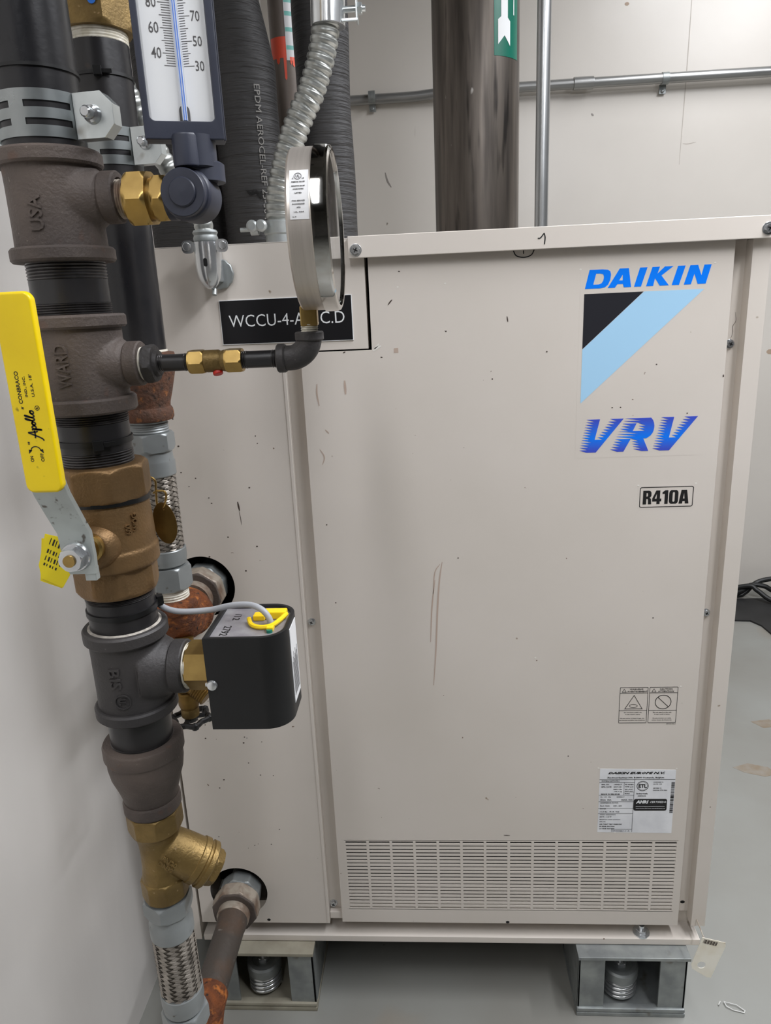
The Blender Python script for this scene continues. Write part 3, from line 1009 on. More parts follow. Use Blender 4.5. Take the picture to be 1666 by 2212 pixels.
AL = math.radians(-62)
lb = link('flow_label', wrap(B(), .5015, .95, .0970, math.radians(-70), math.radians(-27), 1.567, 1.95), 'green', t)
lb['label'] = 'green vinyl label with a white arrow pointing down'
bm = B()
poly_on(bm, .5015, .95, .0973, math.radians(-55), [(-.009, 1.95), (.009, 1.95), (.009, 1.640), (.0165, 1.634), (.0165, 1.588), (.0, 1.606), (-.0165, 1.588), (-.0165, 1.634), (-.009, 1.640)])
link('arrow', bm, 'white', lb)
bm = B()
poly_on(bm, .5015, .95, .0973, math.radians(-38), [(-.001, 1.95), (.002, 1.95), (.002, 1.648), (-.001, 1.648)])
link('print_edge', bm, 'white', lb)

tag(link('vertical_conduit', cyl(B(), (.6148, .70, 0), (.6148, .70, CEIL), .0134, seg=32), 'emt', loc=(.6148, .70, 0)),
    'bright thin galvanised conduit standing upright beside the wide dark pipe', 'conduit')

t = thing('wall_conduit', (.9, 1.62, 1.688), 'horizontal galvanised conduit strapped along the back wall', 'conduit')
bm = B()
sweep(bm, catmull([(LX + .02, 1.634, 1.683), (.25, 1.634, 1.684), (.36, 1.630, 1.684), (.46, 1.622, 1.688), (.60, 1.620, 1.689), (1.2, 1.620, 1.688), (RX - .1, 1.620, 1.686)], 8), .0146, 18)
link('tube', bm, 'emtdull', t)
bm = B()
cyl(bm, (.842, 1.62, 1.6885), (.902, 1.62, 1.6885), .0178, seg=28, bev=.001)
link('coupling', bm, 'emtdull', t)
for x in (.2249, .640, 1.116):
    bm = B()
    lathe(bm, [(.0155, -.010), (.0170, -.010), (.0170, .010), (.0155, .010)], (x, 1.621, 1.688), (1, 0, 0), 28)
    box(bm, (x - .010, 1.640, 1.650), (x + .010, 1.644, 1.676), .001)
    lathe(bm, [(.005, 0), (.005, .003), (.002, .005)], (x, 1.640, 1.658), (0, -1, 0), 16)
    link('strap', bm, 'galv', t)

# insulated refrigerant pipes rising from the unit top
def insulated(px, py, r, label, wob, top=0):
    bm = B()
    n, seg = 46, 40
    rings = []
    for i in range(n + 1):
        z = 1.149 + (CEIL - 1.149) * i / n if i > 34 else 1.149 + .42 * i / 34
        if i > 34:
            z = 1.569 + (CEIL - 1.569) * (i - 34) / (n - 34)
        ring = []
        for k_ in range(seg):
            a = 2 * PI * k_ / seg
            rr = r * (1 + wob * .5 * math.sin(z * 31 + 1.3 * math.sin(a)) + wob * .5 * math.sin(z * 13 + a))
            if top and z > 1.40:
                rr *= 1 - min(.42, (z - 1.40) * 4.5) * max(0, math.cos(a - .2))
            ring.append(bm.verts.new((px + rr * math.cos(a), py + rr * math.sin(a), z)))
        rings.append(ring)
    for a, b_ in zip(rings, rings[1:]):
        for k_ in range(seg):
            j = (k_ + 1) % seg
            bm.faces.new((a[k_], a[j], b_[j], b_[k_]))
    bm.faces.new(rings[0][::-1])
    bm.faces.new(rings[-1])
    t_ = thing('insulated_pipe', (px, py, 1.149), label, 'pipe')
    link('foam_sleeve', bm, 'rubber', t_)
    return t_


ip = insulated(.1280, .25, .0455, 'thick black insulated pipe with faint printed lettering, behind the thermometer', .03, 1)
bm = B()
text(bm, 'EPDM AEROCEL-REF 25-50 IN RESIST', -.115, -.0042, .115, .0042, None, .0003, 0, 0, 2, around(.1280, .25, .0470, math.radians(-58), 1.255, True, -1))
link('printed_lettering', bm, 'faintink', ip)
bm = B()
for i in range(9):
    a = random.uniform(-1.2, 1.2)
    z0, x0 = 1.2325 + random.uniform(-.006, .006), random.uniform(-.012, .012)
    poly_on(bm, .1280, .25, .0468, math.radians(-78), [(x0, z0), (x0 + .008 * math.cos(a), z0 + .008 * math.sin(a)), (x0 + .009 * math.cos(a + .5), z0 + .007 * math.sin(a + .5))])
link('torn_nick', bm, 'dark', ip)
insulated(.2345, .30, .0400, 'black insulated pipe behind the pressure gauge and armoured conduit', .045)
insulated(.0220, .270, .0580, 'black insulated pipe mostly hidden behind the thermometer and pipe clamps', .02)

t = thing('painted_pipe', (.162, .42, 1.149), 'grey pipe with a dripping orange paint band between two insulated pipes', 'pipe')
link('pipe_wall', cyl(B(), (.162, .42, 1.149), (.162, .42, CEIL), .0235, seg=40), 'greypipe', t)
bm = B()
wrap(bm, .162, .42, .0238, math.radians(-150), math.radians(20), 1.4535, 1.4835)
for a, w_, z in ((-85, .0022, 1.425), (-62, .0015, 1.447), (-50, .0030, 1.444), (-112, .003, 1.448)):
    poly_on(bm, .162, .42, .0238, math.radians(a), [(-w_, 1.455), (w_, 1.455), (w_ * .8, z), (0, z - .003), (-w_ * .8, z)])
link('paint_band', bm, 'orange', t)
link('paint_band', wrap(B(), .162, .42, .0238, math.radians(-150), math.radians(-85), 1.295, 1.335), 'orange', t)
lb = link('sticker', wrap(B(), .162, .42, .0240, math.radians(-78), math.radians(60), 1.45, 1.72), 'label', t)
bm = B()
for z in (1.465, 1.49, 1.512, 1.53, 1.56, 1.59):
    wrap(bm, .162, .42, .0242, math.radians(-76), math.radians(20), z, z + .006, 8)
link('sticker_print', bm, 'teal', lb)

# ------------------------------------------------------------------ armoured flexible conduit with its connectors
t = thing('flexible_conduit', (.183, .13, 1.149), 'ribbed armoured conduit curving down to the cabinet top beside the gauge', 'conduit')
path = resample(catmull([(.2640, .13, 1.425), (.2612, .13, 1.405), (.2585, .13, 1.3905), (.2509, .13, 1.3656), (.2381, .13, 1.3351), (.2231, .13, 1.3095), (.2102, .13, 1.2832), (.1995, .13, 1.2564),
                         (.1905, .13, 1.229), (.1850, .13, 1.201), (.1835, .13, 1.170)], 24), .0011)
PITCH = .0102


def rib(s, p=PITCH, r0=.0155, d=.0024):
    f = (s / p) % 1
    return r0 + d * (min(1, f * 5) if f < .62 else max(0, 1 - (f - .62) * 4.5)) * (.82 + .18 * (1 if f < .3 else .55))


link('ribbed_sheath', sweep(B(), path, rib, 24), 'armor', t)
bm = B()
cyl(bm, (.2648, .13, 1.4065), (.2735, .13, 1.60), .0215, seg=40, bev=.0008)
cn = link('coupling', bm, 'chrome', t)
bm = B()
d = Vector((1, 0, .02))
for z in (1.409, 1.435):
    box(bm, (.283, .119, z), (.302, .127, z + .002), .0005)
box(bm, (.3005, .119, 1.409), (.3025, .139, 1.437), .0005)
box(bm, (.283, .117, 1.407), (.303, .119, 1.410), .0005)
nut(bm, (.302, .128, 1.423), (1, 0, 0), .006, .007)
cyl(bm, (.285, .128, 1.423), (.312, .128, 1.423), .0038, seg=16)
link('clamp_lug', bm, 'zinc', cn)
bm = B()
lathe(bm, [(.0215, 0), (.0215, .004), (.0190, .005), (.0185, .018), (.0205, .020), (.0205, .034), (.0185, .036)], (.1835, .13, 1.1495), seg=36)
cb = link('connector', bm, 'galv', t)
bm = B()
for dx in (-.030, -.018):
    lathe(bm, [(.007, 0), (.0075, .002), (.0075, .007), (.005, .009)], (.1835 + dx, .108, 1.178), (0, -1, 0), 20)
cyl(bm, (.136, .110, 1.1745), (.166, .110, 1.1745), .0028, seg=12)
cyl(bm, (.150, .110, 1.1745), (.160, .110, 1.1745), .0075, seg=20)
link('clamp_screw', bm, 'galv', cb)

# ------------------------------------------------------------------ bright 90-degree connector on the control cover
t = thing('angle_connector', (.128, 0, 1.13), 'bright zinc right angle conduit connector on the cabinet corner under the thermometer', 'conduit fitting')
bm = B()
n, seg = 14, 28
CXn, CYn = .1285, -.030
prof = [(.0145, 1.150), (.0148, 1.146), (.0148, 1.128), (.0143, 1.119), (.0125, 1.110), (.0090, 1.1035), (.0045, 1.0995), (.0012, 1.0985)]
lathe(bm, [(r, z - 1.09) for r, z in prof], (CXn, CYn, 1.09), (0, 0, 1), 36)
box(bm, (.1185, -.030, 1.106), (.1385, .0, 1.146), .004)
link('body', bm, 'chrome', t)
bm = B()
lathe(bm, [(.0122, 0), (.0135, .001), (.0140, .004), (.0128, .007), (.0142, .010), (.0128, .0125)], (CXn, CYn, 1.150), seg=32)
link('throat', bm, 'galv', t)
for s in (-1, 1):
    bm = B()
    plate(bm, rrect(-.007, -.007, .007, .007, .005), (), .002, front(CYn - .006) @ Matrix.Translation((CXn + s * .0195, 1.145, 0)))
    lathe(bm, [(.0046, 0), (.0046, .0012), (.0036, .0018)], (CXn + s * .0205, CYn - .008, 1.1455), (0, -1, 0), 20)
    link('ear', bm, 'chrome', t)
bm = B()
plate(bm, rrect(-.0022, -.0045, .0022, .0045, .0021), (), .0004, front(CYn - .0147) @ Matrix.Translation((CXn + .001, 1.1275, 0)))
link('sight_slot', bm, 'dark', t)
bm = B()
lathe(bm, [(.0165, 0), (.0175, .001), (.0175, .004), (.0165, .005)], (CXn + .004, -.0005, 1.116), (0, -1, 0), 32, rfun=lambda r, h, a: r * (1 + .03 * math.cos(12 * a)))
cyl(bm, (CXn + .003, CYn + .004, 1.0985), (CXn + .003, CYn + .001, 1.092), .0028, seg=14)
link('locknut', bm, 'galv', t)
path = resample(catmull([(CXn, CYn, 1.155), (.1265, -.030, 1.172), (.116, -.032, 1.195), (.098, -.036, 1.225), (.083, -.046, 1.262), (.0725, -.055, 1.29), (.060, -.060, 1.34), (.055, -.062, 1.42)], 20), .0013)
fc = link('flexible_whip', sweep(B(), path, lambda s: .0098 + .0012 * abs(math.sin(PI * s / .0085)), 18), 'armor', t)

# ------------------------------------------------------------------ left foreground: main pipe stack
SY = -.32


def ring_text(parent, s, ax, r, ang, zc, L, H, mat, flip=1, th=.0019, name='raised_lettering'):
    bm = B()
    text(bm, s, -L / 2, -H / 2, L / 2, H / 2, None, th, 0, .012, 2, around(ax, SY, r - .0006, math.radians(ang), zc, True, flip))
    return link(name, bm, mat, parent)


def tee(ax, z0, z1, zo, rb, rband, hub, label, mat, bands, hubn):
    """malleable iron tee: body, two bands, outlet toward +X; bands=(lower height, upper height); hub=(x end, r)"""
    t_ = thing('pipe_tee', (ax, SY, z0), label, 'pipe fitting')
    lo, up = bands
    bm = B()
    lathe(bm, [(rb * .9, 0), (rb, .002), (rb * .985, (z1 - z0) * .3), (rb * .985, (z1 - z0) * .7), (rb, z1 - z0 - .002), (rb * .9, z1 - z0)], (ax, SY, z0), seg=64)
    hx, hr = hub
    L = hx - ax
    w_ = hubn
    lathe(bm, [(hr + .0085, rb * .55), (hr + .0060, rb * .80), (hr + .0032, rb * .95), (hr * 1.03, rb * 1.10), (hr * .93, L - w_ - .001), (hr * .93, L - w_ + .002)], (ax, SY, zo), (1, 0, 0), 48)
    melt(link('body', bm, mat, t_), .0011, 12)
    for a, b_ in ((z0, z0 + lo), (z1 - up, z1)):
        h = b_ - a
        link('band', lathe(B(), [(rband - .006, 0), (rband - .0015, .0003), (rband, .002), (rband, h - .002), (rband - .0015, h - .0003), (rband - .006, h)], (ax, SY, a), seg=64), mat, t_)
    link('outlet_band', lathe(B(), [(hr * .75, 0), (hr - .001, .0003), (hr, .0015), (hr, w_ - .0015), (hr - .001, w_ - .0003), (hr * .75, w_), (hr * .7, w_ - .003)], (hx - w_, SY, zo), (1, 0, 0), 48), mat, t_)
    return t_


def nipple(ax, z0, z1, r, label, threads=(.010, .010)):
    t_ = thing('pipe_nipple', (ax, SY, z0), label, 'pipe')
    link('barrel', lathe(B(), [(r, threads[0]), (r, z1 - z0 - threads[1])], (ax, SY, z0), seg=56), 'blackpipe', t_)
    if threads[0]:
        link('thread', lathe(B(), thread_prof(r + .0004, -.004, threads[0], 7), (ax, SY, z0), seg=56), 'thread', t_)
    if threads[1]:
        link('thread', lathe(B(), thread_prof(r + .0004, z1 - z0 - threads[1], z1 - z0 + .004, 7), (ax, SY, z0), seg=56), 'thread', t_)
    return t_


def zip_tie(ax, ay, z, r, ang, label, h=.0046, tilt=None):
    t_ = thing('cable_tie', (ax, ay, z), label, 'cable tie')
    bm = B()
    lathe(bm, [(r, -h / 2), (r + .0012, -h / 2), (r + .0012, h / 2), (r, h / 2), (r, -h / 2)], (ax, ay, z), seg=48, cap=False)
    if tilt:
        bm.transform(Matrix.Translation((ax, ay, z)) @ tilt @ Matrix.Translation((-ax, -ay, -z)))
    link('strap', bm, 'tie', t_)
    if ang is not None:
        a = math.radians(ang)
        bm = B()
        Rm = Matrix.Translation((ax + (r + .003) * math.cos(a), ay + (r + .003) * math.sin(a), z)) @ Matrix.Rotation(a, 4, 'Z')
        box(bm, (-.003, -.004, -.0040), (.003, .004, .0040), .0008, Rm)
        box(bm, (-.0012, .004, -.0018), (.0005, .013, .0018), .0004, Rm)
        link('head', bm, 'tie', t_)
    return t_


def strut_clamp(ax, ay, z0, z1, r, label, lug, ang0, ang1, lugdir, bolt_z):
    """slotted half-round pipe clamp with a folded bolt lug"""
    t_ = thing('pipe_clamp', (ax, ay, z0), label, 'pipe clamp', None)
    H = z1 - z0
    zb = [0, .0075 / .031 * H, .0120 / .031 * H, .0190 / .031 * H, .0235 / .031 * H, H]
    n = 56
    bm = B()
    grid = []
    for i in range(n + 1):
        a = math.radians(ang0 + (ang1 - ang0) * i / n)
        grid.append([bm.verts.new((ax + r * math.cos(a), ay + r * math.sin(a), z0 + h)) for h in zb])
    for i in range(n):
        f = i / n
        for j in range(5):
            if j in (1, 3) and (.07 < f < .43 or .57 < f < .93):
                continue
            bm.faces.new((grid[i][j], grid[i + 1][j], grid[i + 1][j + 1], grid[i][j + 1]))
    bmesh.ops.solidify(bm, geom=bm.faces[:], thickness=.0022)
    link('strap', bm, 'zinc', t_)
    for ang, s in ((ang1, 1), (ang0, -1)):
        a = math.radians(ang)
        P0 = Vector((ax + (r + .001) * math.cos(a), ay + (r + .001) * math.sin(a), z0))
        dirv = Vector(lugdir) if s > 0 else Vector((-lugdir[0], lugdir[1], 0))
        dirv.normalize()
        Fm = Matrix(((dirv.x, 0, dirv.y * s, P0.x), (dirv.y, 0, -dirv.x * s, P0.y), (0, 1, 0, z0), (0, 0, 0, 1)))
        bm = B()
        c_ = .0085
        plate(bm, [(-.001, 0), (lug - c_, 0), (lug, c_), (lug, H - c_), (lug - c_, H), (-.001, H)], (), .0022, Fm, .0004)
        # folded-back rim
        rim = [(-.001, .0005), (lug - c_, .0005), (lug - .0005, c_), (lug - .0005, H - c_), (lug - c_, H - .0005), (-.001, H - .0005)]
        for (xa, ya), (xb, yb) in zip(rim[:-1], rim[1:]):
            vs_ = [bm.verts.new(Fm @ Vector(q)) for q in ((xa, ya, 0), (xb, yb, 0), (xb, yb, -.010), (xa, ya, -.010))]
            bm.faces.new(vs_)
        lg = link('lug', bm, 'zinc', t_)
        bm = B()
        bc = Fm @ Vector((lug * .46, bolt_z, .002))
        ax_ = (Fm.to_3x3() @ Vector((0, 0, 1)))
        lathe(bm, [(.0068, 0), (.0066, .001), (.0058, .0035), (.0042, .0045), (.0040, .0105), (.0030, .0115)], bc, ax_, 24)
        link('bolt', bm, 'chrome', lg)
    return t_


def flat_brass(bm, *a):
    return bm


# top pipe, clamp, ties
bm = lathe(B(), [(.0295, 0), (.0295, CEIL - 1.178)], (.0985, SY, 1.178), seg=64)
tag(link('riser_pipe', bm, 'blackpipe', loc=(.0985, SY, 1.178)), 'black steel pipe rising out of the nearest tee through a slotted clamp', 'pipe')
strut_clamp(.0985, SY, 1.1985, 1.2290, .0305, 'large shiny slotted clamp around the nearest black pipe, above the top tee', .0290, -178, -14, (.97, -.10, 0), .0155)
zip_tie(.0985, SY, 1.2440, .0296, None, 'thin black cable tie round the nearest black pipe above its clamp', .0022)

t1_ = tee(.0992, 1.1151, 1.1931, 1.1600, .0338, .0382, (.1503, .0186), 'brown cast iron tee at the top, marked with a country name', 'iron', (.0111, .0116), .0125)
ring_text(t1_, 'USA', .0992, .0333, -90, 1.1480, .0235, .0100, 'iron', 1)
nipple(.0998, 1.0767, 1.1151, .0290, 'short black nipple between the two upper brown tees', (.0085, .0125))
t2_ = tee(.1006, 1.0003, 1.0767, 1.0372, .0338, .0380, (.1505, .0175), 'brown cast iron tee feeding the pressure gauge branch', 'iron', (.0128, .0107), .0120)
ring_text(t2_, 'WARD', .1006, .0333, -90, 1.0390, .0330, .0105, 'iron', 1)
nipple(.1012, .9580, 1.0003, .0286, 'black nipple with a cable tie between the gauge tee and the bronze valve', (.0110, .0085))
zip_tie(.1012, SY, .9770, .0289, -62, 'black cable tie round the nipple right above the bronze ball valve')

# bronze ball valve with yellow lever
VX = .1022
v = thing('ball_valve', (VX, SY, .8449), 'large bronze ball valve with a long yellow lever', 'valve')
bm = B()
nut(bm, (VX, SY, .9285), (0, 0, 1), .0295, .0395, 8, PI / 8 + .2, .10, (1, 1))
lathe(bm, [(.0335, .0835), (.0345, .0825), (.0352, .078), (.0362, .060), (.0366, .0420), (.0378, .0400), (.0380, .0385), (.0380, .0270), (.0368, .0252), (.0350, .0240), (.0340, .0235)], (VX, SY, .8449), seg=72)
melt(link('body', bm, 'brasscast', v), .0011, 2)
bm = B()
nut(bm, (VX, SY, .8449), (0, 0, 1), .0250, .0352, 8, PI / 8 + .2, .14, (1, 0))
link('end_hex', bm, 'brasscast', v)
SX, SZ = .1040, .9000
bm = B()
lathe(bm, [(.0215, .020), (.0205, .0315), (.0185, .0365), (.0165, .0395), (.0150, .0415), (.0125, .0425)], (VX, SY, .8935), (0.02, -1, .02), 40)
link('stem_boss', bm, 'brasscast', v)
bm = B()
lathe(bm, [(.0115, .038), (.0115, .0465), (.0095, .048), (.0075, .048), (.0075, .060)], (SX, SY, .8965), (0, -1, .02), 36)
link('gland', bm, 'brass', v)
ring_text(v, '600\n WOG', VX, .0363, -38, .9100, .016, .011, 'brasscast', 1)
# lever: cranked flat bar running up to a dipped grip
LV = [(SX + .0030, -.3835, .8840), (SX + .0015, -.3835, .8990), (SX + .0010, -.3840, .9180), (SX - .0002, -.3890, .9290), (SX - .0002, -.4040, .9540), (SX - .0002, -.4080, .9640), (SX - .0002, -.4085, .9700)]
WD = [.0215, .0262, .0262, .0262, .0264, .0264, .0264]


def bar(bm, pts, wds, th):
    P = [Vector(p) for p in pts]
    rings = []
    for i, p in enumerate(P):
        tg = (P[min(i + 1, len(P) - 1)] - P[max(i - 1, 0)]).normalized()
        nr = tg.cross(Vector((1, 0, 0))).normalized()
        if nr.y > 0:
            nr = -nr
        hw = wds[i] / 2
        rings.append([bm.verts.new(p + Vector((sx * hw, 0, 0)) + nr * q) for sx, q in ((-1, 0), (-.96, th), (.96, th), (1, 0))])
    for a, b_ in zip(rings, rings[1:]):
        for k_ in range(4):
            j = (k_ + 1) % 4
            bm.faces.new((a[k_], a[j], b_[j], b_[k_]))
    bm.faces.new(rings[0][::-1])
    bm.faces.new(rings[-1])
    return bm


bm = bar(B(), LV, WD, .0038)
box(bm, (SX + .004, -.3865, .878), (SX + .013, -.380, .889), .0008)
lever = link('lever', bm, 'zincworn', v, angle=40)
lever['label'] = 'long cranked steel lever with a yellow dipped grip'
bm = B()
plate(bm, rrect(-.0134, 0, .0134, .1370, .0062), (), .0072, front(-.4070) @ Matrix.Translation((SX - .0003, .9560, 0)), .0016)
grip = link('grip', bm, 'yellow', lever, angle=50)
# print on the grip reads upward
GF = Matrix(((0, -1, 0, SX), (0, 0, -1, -.4142), (1, 0, 0, .9650), (0, 0, 0, 1)))
bm = B()


def gt(s, a, b_, x0, x1, sh=0.0, bo=.01):
    """a..b_ along the lever from the grip end, x0..x1 across it (left to right)"""
    text(bm, s, a, -x1, b_, -x0, GF, .0002, sh, bo, 3)


gt('ON', .0138, .0180, -.0063, -.0040)
gt('OFF', .0138, .0196, .0012, .0036)
gt('CONBRACO', .0545, .0765, -.0072, -.0045, 0, .012)
gt('IND., INC.', .0590, .0730, -.0020, .0000, 0, .008)
gt("U.S.A. 18'", .0590, .0740, .0026, .0046, 0, .008)
gt('"', .0262, .0280, -.0062, -.0048)
gt('"', .0508, .0526, -.0062, -.0046, .3)
ring_poly_F = lambda o_, i_: plate(bm, o_, [i_], .0002, GF)
ring_poly_F(circle(.0512, -.0048, .0017, 20), circle(.0512, -.0048, .0014, 20))
gt('R', .0505, .0519, .0040, .0056)
# curved double arrow between ON and OFF
stroke(bm, [(.0212, .0052), (.0236, .0040), (.0246, .0014), (.0236, -.0012), (.0212, -.0026)], .0007, GF, .0002, False)
for (x, y) in ((.0206, .0054), (.0206, -.0028)):
    s = 1 if y > 0 else -1
    plate(bm, [(x - .0010, y + s * .0012), (x + .0020, y + s * .0010), (x + .0014, y - s * .0014)], (), .0002, GF)
# script lettering drawn as pen strokes: A p o l l o
SCR = [[(.0285, -.0062), (.0297, -.0052), (.0312, -.0020), (.0330, .0030), (.0338, .0050), (.0340, .0020), (.0342, -.0015), (.0348, -.0020)], [(.0302, .0004), (.0322, .0000), (.0350, .0002)],
       [(.0352, .0012), (.0358, .0014), (.0356, -.0010), (.0352, -.0052), (.0355, -.0050), (.0360, -.0005), (.0368, .0014), (.0378, .0008), (.0376, -.0012), (.0366, -.0016), (.0360, -.0010)],
       [(.0380, -.0012), (.0388, .0006), (.0396, .0010), (.0402, .0000), (.0398, -.0014), (.0388, -.0015), (.0386, -.0004), (.0394, .0010), (.0408, .0004)],
       [(.0406, -.0004), (.0416, .0020), (.0426, .0050), (.0424, .0056), (.0416, .0036), (.0412, .0000), (.0418, -.0015), (.0426, -.0008)],
       [(.0426, -.0008), (.0436, .0020), (.0446, .0050), (.0444, .0056), (.0436, .0036), (.0432, .0000), (.0438, -.0015), (.0448, -.0008)],
       [(.0448, -.0008), (.0456, .0006), (.0464, .0012), (.0472, .0002), (.0468, -.0013), (.0458, -.0015), (.0454, -.0004), (.0462, .0010), (.0476, .0008)]]
for s in SCR:
    stroke(bm, [(.0285 + (x - .0285) * 1.12, y * .92 - .0002) for x, y in s], .00105, GF, .0002, False)
link('grip_print', bm, 'blackink', grip)
bm = B()
NZ = .8985
lathe(bm, [(.0118, 0), (.0116, .0015), (.0108, .0030)], (SX, -.3872, NZ), (0, -1, 0), 40)
nut(bm, (SX, -.3895, NZ), (0, -1, 0), .0085, .0098, 6, .2)
link('lever_nut', bm, 'chrome', v)
bm = B()
cyl(bm, (SX, -.396, NZ), (SX, -.3998, NZ), .0050, .0046, 28)
link('stem_end', bm, 'brass', v)
bm = B()
cyl(bm, (SX - .0165, -.376, .909), (SX - .010, -.376, .909), .0030, seg=16, bev=.0005)
link('stop_pin', bm, 'brassdark', v)

# yellow barcode card behind the lever
t = thing('barcode_card', (.085, -.375, .89), 'folded yellow paper card with black print behind the lever nut', 'tag')
FT = Matrix.Translation((.0965, -.3785, .8945)) @ Matrix.Rotation(math.radians(28), 4, 'Y') @ front(0)
bm = B()
plate(bm, [(-.0260, .0090), (-.0050, .0140), (.004, -.004), (.0010, -.0275), (-.0170, -.0275), (-.0225, -.018)], (), .0005, FT)
link('card', bm, 'yellowtag', t)
FT2 = Matrix.Translation((.0930, -.3770, .8935)) @ Matrix.Rotation(math.radians(14), 4, 'Y') @ front(0)
link('card_fold', plate(B(), [(-.0230, .012), (-.004, .013), (-.004, -.0265), (-.0215, -.0240)], (), .0005, FT2), 'yellowtag', t)
bm = B()
for row, (h, n) in enumerate(((.0055, 7), (.0035, 6), (.0040, 7), (.0022, 5))):
    zz = (.0025, -.0050, -.0115, -.0160)[row]
    for i in range(n):
        x = -.0205 + i * .0024 + row * .0004
        plate(bm, [(x, zz), (x + .0006 + .0006 * ((i + row) % 2), zz), (x + .0006 + .0006 * ((i + row) % 2), zz + h), (x, zz + h)], (), .0002, FT @ Matrix.Translation((0, 0, .0005)))
link('print', bm, 'blackink', t)

# tie and brass tag on the valve
zip_tie(VX, SY, .9275, .0352, None, 'black cable tie round the bronze valve body below its upper hex', .0052, Matrix.Rotation(math.radians(-3), 4, 'X'))
t = thing('valve_tag', (.136, -.287, .91), 'dark oval brass tag hanging from a brass hook beside the bronze valve', 'tag')
bm = B()
hk = [(.1235, -.2890, .9275), (.1240, -.2880, .9320), (.1285, -.2860, .9360), (.1330, -.2850, .9325), (.1330, -.2855, .9240), (.1322, -.2855, .9130), (.1328, -.2855, .9060), (.1350, -.2850, .9040), (.1382, -.2850, .9062)]
sweep(bm, catmull(hk, 6), .0010, 8)
hk = [(.1305, -.2870, .9215), (.1345, -.2860, .9232), (.1395, -.2845, .9225), (.1412, -.2845, .9185), (.1395, -.2848, .9120), (.1365, -.2850, .9065)]
sweep(bm, catmull(hk, 6), .0010, 8)
link('hook', bm, 'brass', t)
bm = B()
plate(bm, circle(0, 0, .0100, 40, .0195), (), .0012, Matrix.Translation((.1372, -.2850, .8930)) @ Matrix.Rotation(math.radians(-6), 4, 'Y') @ Matrix.Rotation(math.radians(14), 4, 'Z') @ front(0), .0003)
link('oval_plate', bm, 'brassdark', t)

nipple(VX, .8106, .8449, .0290, 'glossy black nipple under the bronze valve, above the grey iron tee', (.0030, .0060))
zip_tie(VX, SY, .8275, .0291, 28, 'black cable tie holding the grey cable to the nipple under the bronze valve', .0046)

t3_ = tee(VX, .7261, .8120, .7690, .0330, .0365, (.1545, .0240), 'dark grey iron tee carrying the black flow switch', 'iron_grey', (.0115, .0125), .0130)
ring_text(t3_, 'BIS', VX, .0325, -92, .7735, .0195, .0098, 'iron_grey', -1)
bm = B()
for ro, ri in ((.0070, .0061),):
    F_ = around(VX, SY, .0323, math.radians(-85), .7515, True, 1)
    tb = B()
    plate(tb, circle(0, 0, ro, 28), [circle(0, 0, ri, 28)], .0014)
    for vv in tb.verts:
        vv.co = F_(vv.co.x, vv.co.y, vv.co.z)
    merge(bm, tb)
text(bm, 'UL', -.003, -.003, .003, .003, None, .0014, 0, .01, 2, around(VX, SY, .0323, math.radians(-85), .7515, True, -1))
link('raised_mark', bm, 'iron_grey', t3_)
link('seal_ring', lathe(B(), [(.0285, 0), (.0322, 0), (.0310, .0008), (.0298, .0014), (.0290, .0014)], (VX, SY, .8115), seg=56), 'dust', t3_)
nipple(VX, .6950, .7261, .0280, 'short glossy black nipple between the grey iron tee and the reducer', (.0030, .0040))

# reducer
t = thing('pipe_reducer', (VX, SY, .6195), 'brown cast iron reducer above the brass strainer', 'pipe fitting')
bm = lathe(B(), [(.0230, .010), (.0252, .0150), (.0262, .020), (.0290, .030), (.0330, .042), (.0345, .052), (.0345, .062)], (VX, SY, .6195), seg=60)
link('body', bm, 'iron', t)
link('band', lathe(B(), [(.030, 0), (.0350, .0004), (.0366, .0030), (.0366, .0130), (.0352, .0158), (.029, .0162)], (VX, SY, .6800), seg=60), 'iron', t)
link('band', lathe(B(), [(.020, 0), (.0252, .0004), (.0268, .0025), (.0268, .0110), (.0255, .0135), (.022, .0140)], (VX, SY, .6195), seg=60), 'iron', t)

# Y strainer
t = thing('strainer_valve', (VX, SY, .5179), 'yellow brass Y strainer with its branch slanting down toward the cabinet', 'strainer')
bm = B()
nut(bm, (VX, SY, .5960), (0, 0, 1), .0230, .0262, 8, PI / 8, .10)
lathe(bm, [(.0230, .5975), (.0205, .590), (.0190, .583), (.0185, .570), (.0190, .555), (.0200, .545), (.0210, .538)], (VX, SY, 0), seg=48)
bd = Vector((.80, .12, -.62)).normalized()
BO = Vector((VX, SY, .5790))
lathe(bm, [(.0150, -.006), (.0200, .012), (.0212, .026), (.0218, .0400), (.0222, .0440), (.0200, .0450)], BO, bd, 48)
melt(link('body', bm, 'brassold', t), .0010, 5)
bm = B()
lathe(bm, [(.0215, .0400), (.0230, .0410), (.0232, .0465), (.0215, .0480), (.0215, .0500), (.0232, .0510), (.0232, .0555), (.0215, .0570)], BO, bd, 48)
nut(bm, BO + bd * .0570, bd, .0085, .0185, 6)
link('cap', bm, 'brassold', t)
bm = B()
nut(bm, (VX, SY, .5179), (0, 0, 1), .0235, .0228, 8, PI / 8, .12)
link('end_hex', bm, 'brassold', t)
FTx = frame(BO + bd * .018 + Vector((-.0085, -.0208, -.0010)), (-.05, -1, -.12), up=bd.cross(Vector((0, 1, 0))))
bm = B()
FX = Matrix(((bd.x, .62, 0, 0), (0, 0, -1, 0), (bd.z, .78, 0, 0), (0, 0, 0, 1)))
ctr = BO + bd * .020 + Vector((0, -.0212, 0))
text(bm, 'PN20', -.010, .001, .006, .0062, Matrix.Translation(ctr) @ FX, .0008, 0, .01, 2)
text(bm, 'DN32', -.010, -.0062, .006, -.001, Matrix.Translation(ctr) @ FX, .0008, 0, .01, 2)
link('raised_lettering', bm, 'brassold', t)


